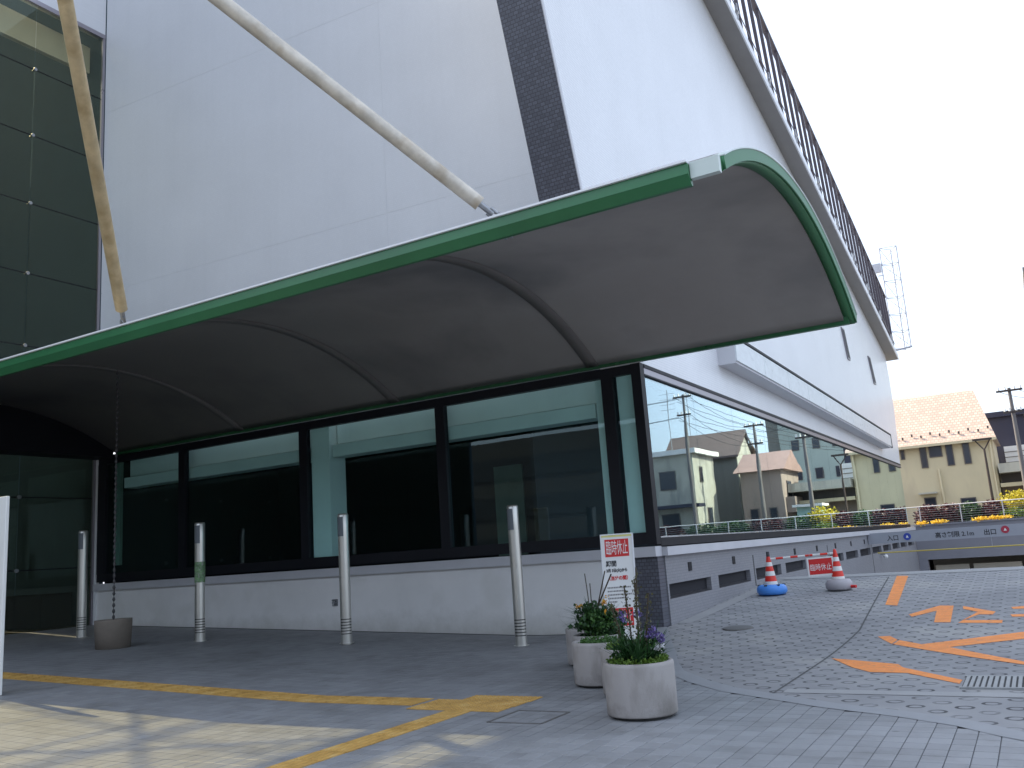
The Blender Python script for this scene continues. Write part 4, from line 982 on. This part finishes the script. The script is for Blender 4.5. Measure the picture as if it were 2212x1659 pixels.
# hedges and bushes behind the railing
def bush(name, c, rad, n, size, m, label, cat='shrub', group=None):
    t = thing(name, (c[0], c[1], 1.0), label, cat, group); mb = MB(); leaf_cloud(mb, c, rad, n, size); mb.build('foliage', m, t)
    MB().tube((c[0],c[1],1.0),(c[0],c[1],c[2]),.06,.03,8).build('stem', M['stem'], t)
HG = 'hedge shrubs behind the rail fence'
hx_ = [(-5.0,'r'),(-3.95,'r'),(-3.0,'g'),(-1.9,'r'),(.4,'g'),(2.4,'r'),(4.4,'g'),(6.4,'g'),(8.6,'r'),(10.8,'g')]
names = {-5.0:'burgundy hedge shrub behind the railing next to the white hall',-3.95:'burgundy hedge shrub behind the second railing bay, under the cream house',-3.0:'dark green hedge shrub between two burgundy ones behind the railing',-1.9:'burgundy hedge shrub at the foot of the dark street lamp'}
names.update({.4:'dark green hedge shrub mirrored in front of the teal shed',2.4:'burgundy hedge shrub mirrored below the pink roofed house',4.4:'dark green hedge shrub mirrored below the left side of the pink roofed house',
 6.4:'dark green hedge shrub mirrored at the foot of the tall utility pole',8.6:'burgundy hedge shrub mirrored under the flat-roofed house window',10.8:'dark green hedge shrub mirrored under the flat-roofed house, close to the window corner'})
for x, k in hx_:
    bush('hedge_shrub', (x, 52.9, 1.70), (.78 if x < 0 else 1.3, .5, .85), 2600, .14, M['leaf_red'] if k == 'r' else M['leaf_dark'], names.get(x, 'hedge shrub behind the railing, seen mirrored in the ribbon window'), group=HG)
bush('yellow_shrub', (-.75, 53.2, 2.25), (1.0,.7,.75), 1500, .12, M['leaf_yellow'], 'bright yellow green shrub beside the dark street lamp')
bush('lime_shrub', (-1.0, 52.4, 1.75), (.8,.25,.3), 500, .09, M['leaf_lime'], 'low lime green shrub at the railing foot on the right')
fb = thing('yellow_flower_bed', (-4.6, 51.3, 1.5), 'yellow flowers spilling over the retaining wall near the hall', 'flowers')
mb = MB(); leaf_cloud(mb, (-5.2,51.05,1.58), (.3,.2,.12), 200, .09); leaf_cloud(mb, (-4.4,51.05,1.60), (.45,.2,.14), 260, .09); mb.build('blossoms', M['petal_yellow'], fb)
fb = thing('yellow_flower_bed', (-1.8, 51.3, 1.5), 'yellow flowers spilling over the retaining wall under the lime shrub', 'flowers')
mb = MB(); leaf_cloud(mb, (-2.4,51.05,1.60), (.5,.2,.12), 300, .09); leaf_cloud(mb, (-1.6,51.05,1.60), (.6,.2,.13), 300, .09); mb.build('blossoms', M['petal_yellow'], fb)

# ------------------------------------------------------------------ HOUSES
M['cream'] = mat('cream_render', (.57,.50,.34), .8, .07, .8, stretch=(1,1,.35), dirt=((.48,.42,.30), 1.0, .52)); M['cream_pale'] = mat('pale_cream_render', (.42,.415,.36), .8, .08, .8, stretch=(1,1,.3), dirt=((.25,.25,.23), 1.4, .48))
M['pink_roof'] = tilemat('pink_roof_tiles', (.52,.405,.34), (.38,.28,.235), (0,2), .22, .17, .16, .6, .16, .4)
M['navy'] = mat('navy_cladding', (.02,.022,.045), .6, .1); M['grey_clad'] = mat('grey_brown_cladding', (.20,.19,.17), .8, .08, 1, stretch=(6,6,.2)); M['grey_green'] = mat('grey_green_render', (.36,.40,.36), .8, .06, .5)
M['white_roof'] = mat('white_flat_roof', (.75,.75,.74), .6, .05); M['brown_roof'] = mat('brown_roof', (.12,.09,.085), .7, .1); M['rose'] = mat('rose_render', (.29,.235,.21), .8, .08, 1.0, stretch=(1,1,.3), dirt=((.20,.17,.15), 1.0, .5)); M['rose_roof'] = mat('rose_roof', (.29,.195,.175), .7, .1)
M['win'] = mat('dark_window_glass', (.03,.035,.05), .12, .1); M['winframe'] = mat('brown_window_frame', (.10,.085,.08), .5, .1); M['awning'] = mat('teal_awning', (.30,.45,.42), .6, .08); M['pipe'] = mat('pale_pipe', (.62,.55,.38), .5, .05)
def window(parent, x0, x1, y, z0, z1, axis='y', mt='win'):
    f = MB(); 
    if axis == 'y': f.box(x0, x1, y-.05, y-.001, z0, z1)
    else: f.box(y-.05, y-.001, x0, x1, z0, z1)
    fo_ = f.build('window', M['winframe'], parent); e_ = .06; f = MB()
    if axis == 'y': f.box(x0+e_, x1-e_, y-.06, y-.05, z0+e_, z1-e_)
    else: f.box(y-.06, y-.05, x0+e_, x1-e_, z0+e_, z1-e_)
    f.build('pane', M[mt], fo_)
# cream house with big tiled gambrel roof
ch_ = thing('cream_house', (-7, 63, 1), 'cream two storey house with a steep pale pink tiled roof', 'house')
x0, x1, y0, y1 = -14.0, -1.6, 60.0, 67.0
MB().box(x0, x1, y0, y1, 1.0, 6.55).build('wall', M['cream'], ch_)
rf = MB()
yE, zE = 59.55, 6.35; yM, zM = 62.6, 9.7; yR, zR = 63.5, 10.0
xr0, xr1 = -14.3, -1.35
rf.add([(xr0,yE,zE),(xr1,yE,zE),(xr1-.9,yM,zM),(xr0,yM,zM)], [(0,1,2,3)])
rf.add([(xr0,yM,zM),(xr1-.9,yM,zM),(xr1-2.3,yR,zR),(xr0,yR,zR)], [(0,1,2,3)])
rf.add([(xr1,yE,zE),(xr1,67.4,zE),(xr1-.9,65.1,zM),(xr1-.9,yM,zM)], [(0,1,2,3)])
rf.add([(xr1-.9,yM,zM),(xr1-.9,65.1,zM),(xr1-2.3,yR,zR)], [(0,1,2)])
rf.add([(xr0,67.4,zE),(xr0,65.1,zM),(xr1-.9,65.1,zM),(xr1,67.4,zE)], [(0,1,2,3)]); rf.add([(xr0,65.1,zM),(xr0,yR,zR),(xr1-2.3,yR,zR),(xr1-.9,65.1,zM)], [(0,1,2,3)])
rf.add([(xr0,yE,zE),(xr0,yM,zM),(xr0,yR,zR),(xr0,65.1,zM),(xr0,67.4,zE)], [(0,1,2,3,4)]); rf.add([(xr0,yE,zE),(xr0,67.4,zE),(xr1,67.4,zE),(xr1,yE,zE)], [(0,1,2,3)])
roof = rf.build('roof', M['pink_roof'], ch_)
MB().box(xr0, xr1, yE-.06, yE+.02, zE-.14, zE+.02).build('gutter', M['cream'], roof)
sg = MB(); sg.box(-.05,.05,-.04,.04,0,.16); sgm = sg.mesh('snow_guard'); sgm.materials.append(M['winframe'])
for k in range(24):
    xx = -13.9+.53*k
    if xx > -1.7: break
    inst('snow_guard', sgm, roof, (xx, yE+.35+.12*(k % 2), zE+.46+.15*(k % 2)))
def colpx(px, Y, py=1000):  # world X seen at a photo column on plane Y
    v = _r*((px-1106)/1900)-_uu*((py-829.5)/1900)+_fw; return v.x*Y/v.y
for a, b, za, zb in ((1990,2005,4.95,6.25),(2010,2039,5.55,6.30),(2047,2063,4.95,6.25),(2084,2100,4.95,6.25),(1948,1957,5.6,6.2)):
    window(ch_, colpx(a,60), colpx(b,60), y0, za, zb)
window(ch_, colpx(1984,60), colpx(2010,60), y0, 2.55, 3.15); 
MB().box(colpx(1976,60), colpx(2016,60), 59.4, y0, 3.35, 3.45).build('door_hood', M['cream_pale'], ch_)
window(ch_, colpx(2062,60), colpx(2096,60), y0, 2.4, 2.95)
MB().tube((colpx(2028,60),59.9,1.0),(colpx(2026,60),59.9,4.8),.06,n=8).build('downpipe', M['pipe'], ch_); MB().tube((-1.75,59.9,1.0),(-1.75,59.9,6.4),.06,n=8).build('downpipe', M['pipe'], ch_)
# annex with flat roof right of it
ax = thing('flat_annex', (1.0, 62, 1), 'low beige annex with flat roof slabs right of the cream house', 'building')
MB().box(-1.55, 3.8, 61, 66, 1.0, 3.4).build('wall', M['rose'], ax); MB().box(-1.5, 4.2, 59.2, 66.3, 4.2, 4.75).build('roof_slab', M['cream_pale'], ax); MB().box(-1.55, 4.0, 59.8, 66.2, 3.4, 3.62).build('lower_slab', M['cream'], ax)
MB().box(-1.5, 3.8, 60.9, 60.99, 3.62, 4.2).build('shadow_band', M['winframe'], ax)
nv = thing('navy_house', (-.5, 72, 1), 'dark navy house behind the cream house and the leaning pole', 'house')
MB().box(-2.2, .25, 68.5, 78, 1.0, 8.4).build('wall', M['navy'], nv); MB().box(-2.4, .45, 68.2, 78.3, 8.4, 8.75).build('roof', M['navy'], nv)
MB().box(-1.2, .5, 67.6, 68.5, 4.9, 6.3).build('balcony', M['white_roof'], nv)
for z in (5.2, 5.55, 5.9): MB().box(-1.2,.5,67.57,67.6,z,z+.05).build('balcony_rail', M['grey_clad'], nv)
# mirrored-only houses to the right
h1 = thing('flat_roof_house', (9.5, 55.5, 1), 'cream house with white flat roof, mirrored left in the ribbon window', 'house')
MB().box(6.9, 14.5, 54.0, 58.3, 1.0, 7.0).build('wall', M['cream_pale'], h1); MB().box(6.6, 14.8, 53.7, 58.6, 7.0, 7.3).build('roof', M['white_roof'], h1); MB().box(6.4, 14.9, 53.0, 54, 3.6, 3.8).build('porch_roof', M['navy'], h1)
window(h1, 8.1, 9.3, 54.0, 2.1, 3.3); window(h1, 8.1, 9.2, 54, 4.8, 6.0); window(h1, 55.0, 55.6, 6.9, 5.2, 6.2, 'x'); window(h1, 55.9, 57.0, 6.9, 2.2, 3.6, 'x'); window(h1, 11, 12.4, 54, 4.6, 6.0)
h2 = thing('gabled_house', (9, 64, 1), 'grey brown gabled house, mirrored beside the cream flat-roofed house', 'house')
MB().box(6.3, 11.5, 61.6, 66.4, 1.0, 7.4).build('wall', M['grey_clad'], h2)
MB().box(6.25, 6.30, 61.65, 66.35, 1.0, 7.38).build('gable_face', M['cream_pale'], h2)
MB().prism([(6.27,61.7,7.41),(6.27,66.3,7.41),(6.27,64.0,9.0)], (5.2,0,0)).build('gable', M['cream_pale'], h2)
MB().add([(6.0,61.2,7.1),(11.8,61.2,7.1),(11.8,64,9.15),(6.0,64,9.15),(6.0,66.8,7.1),(11.8,66.8,7.1),(6.0,61.2,7.25),(11.8,61.2,7.25),(11.8,64,9.3),(6.0,64,9.3),(6.0,66.8,7.25),(11.8,66.8,7.25)], [(6,7,8,9),(9,8,11,10),(0,3,2,1),(3,4,5,2),(0,1,7,6),(4,10,11,5),(0,6,9,3),(3,9,10,4),(1,2,8,7),(2,5,11,8)]).build('roof', M['brown_roof'], h2)
window(h2, 63.3, 64.9, 6.25, 5.2, 6.9, 'x'); MB().box(5.6, 6.25, 62.8, 65.4, 4.4, 5.0).build('balcony', M['cream_pale'], h2); window(h2, 63, 64.6, 6.25, 1.8, 3.6, 'x')
h3 = thing('rose_house', (3.5, 60, 1), 'rose brown house with pink roof, mirrored in the middle of the ribbon window', 'house')
MB().box(2.5, 5.2, 58.2, 63, 1.0, 5.9).build('wall', M['rose'], h3)
MB().add([(2.2,57.8,5.7),(5.5,57.8,5.7),(5.5,60.6,7.1),(2.2,60.6,7.1),(2.2,63.4,5.7),(5.5,63.4,5.7)], [(0,1,2,3),(3,2,5,4),(0,3,4),(1,5,2),(0,4,5,1)]).build('roof', M['rose_roof'], h3)
window(h3, 3.0, 3.5, 58.2, 2.2, 3.3); window(h3, 4.2, 4.8, 58.2, 2.2, 3.3); window(h3, 59.2, 60.4, 2.5, 3.9, 5.0, 'x', 'win'); MB().box(1.9, 2.5, 58.6, 61.5, 2.9, 3.9).build('balcony', M['rose'], h3)
h4 = thing('apartment_block', (6, 90, 1), 'tall grey green apartment block, mirrored behind the low houses', 'apartment block')
MB().box(2.4, 8.6, 85, 97, 1.0, 22).build('wall', M['grey_green'], h4); MB().box(8.6, 10.0, 86, 96, 1.0, 20).build('stair_tower', M['grey_clad'], h4)
for z in (3.6, 6.4, 9.2, 12.0, 14.8):
    for x in (3.2, 5.0, 6.9): window(h4, x, x+.7, 85, z, z+1.0)
MB().box(2.2, 8.8, 84.8, 97.2, 22, 22.5).build('roof', M['grey_clad'], h4)
kiosk = thing('garden_shed', (.6, 56.8, 1), 'small pale teal shed, mirrored near the right end of the window', 'shed')
MB().box(-.1, 1.3, 56.0, 57.6, 1.0, 3.1).build('wall', M['awning'], kiosk); MB().box(-.3, 1.5, 55.7, 57.8, 3.1, 3.25).build('roof', M['white_roof'], kiosk)
# poles and lamp
M['thin'] = mat('thin_mast_metal', (.25,.26,.28), .5, .1)
for (ax_, ay_, zt, lb) in ((8.6, 55.2, 11.5, 'thin rooftop antenna mast mirrored above the flat white roof'), (12.0, 57.0, 12.2, 'thin rooftop antenna mast mirrored at the window corner'), (10.2, 64.0, 13.5, 'thin antenna mast mirrored above the brown gabled roof')):
    am_ = thing('antenna_pole', (ax_, ay_, 7.0), lb, 'antenna'); MB().tube((ax_,ay_,7.0),(ax_,ay_,zt),.03,n=6).build('pole', M['thin'], am_)
    e_ = MB()
    for q in range(4): e_.tube((ax_-.5,ay_,zt-.3-.35*q),(ax_+.5,ay_,zt-.3-.35*q),.012,n=5)
    e_.build('elements', M['thin'], am_)
M['pole'] = mat('concrete_pole', (.15,.14,.142), .8, .1, 3); M['pole_dark'] = mat('dark_lamp_post', (.05,.035,.03), .5, .1)
def upole(x, y, top, label, lean=0):
    t = thing('utility_pole', (x, y, 1.0), label, 'utility pole', 'utility poles along the street'); p = MB()
    p.tube((x,y,1.0),(x+lean,y,top),.15,.085,14); p.build('pole', M['pole'], t)
    for z, w in ((top-.15,.62),(top-1.3,.45)):
        MB().box(x+lean-w, x+lean+w, y-.14, y-.06, z-.05, z+.05).build('crossarm', M['pole_dark'], t)
        for u in (-.8,-.3,.4,.85):
            MB().lathe((x+lean+u*w, y-.1, z+.05), [(.05,0),(.06,.06),(.03,.1),(.055,.14),(0,.2)], 8).build('insulator', M['white_roof'], t)
    return t
up = [upole(-.23, 53.3, 8.35, 'slim utility pole at the right edge behind the railing'), upole(3.3, 56, 8.6, 'utility pole mirrored in front of the pink roofed house'), upole(6.7, 52.8, 10.6, 'tall utility pole mirrored near the window corner')]
for i, (a, b) in enumerate((((-.23,53.3,8.2),(3.3,56,8.4)),((3.3,56,8.4),(6.7,52.8,10.4)),((6.7,52.8,10.4),(24,50,10.6)),((3.3,56,7.2),(6.7,52.8,9.2)),((6.7,52.8,9.2),(24,49,9.4)),((6.7,52.8,10.2),(2,75,8.8)),((6.7,52.8,9.0),(-1,75,7.6)))):
    for o_ in (-.5, .4):
        A = Vector(a)+Vector((o_,0,0)); B = Vector(b)+Vector((o_,0,0)); pts = []
        for k in range(13): t = k/12; q = A.lerp(B,t); q.z -= 4*.5*t*(1-t); pts.append(q)
        MB().path(pts, .014, 5).build('overhead_wire', M['black'], up[min(2, i)])
sl = thing('street_lamp', (-1.95, 54.4, 1.0), 'dark slender street lamp in front of the cream house corner', 'street lamp')
MB().tube((-1.9,54.4,1.0),(-1.9,54.4,5.35),.085,.055,12).build('post', M['pole_dark'], sl)
lm = MB(); lm.tube((-1.9,54.4,5.3),(-2.28,54.4,5.85),.035,n=8); lm.tube((-1.9,54.4,5.3),(-1.55,54.4,5.85),.035,n=8); lm.box(-2.4,-1.45,54.25,54.55,5.83,5.93); lm.build('lamp_head', M['pole_dark'], sl)
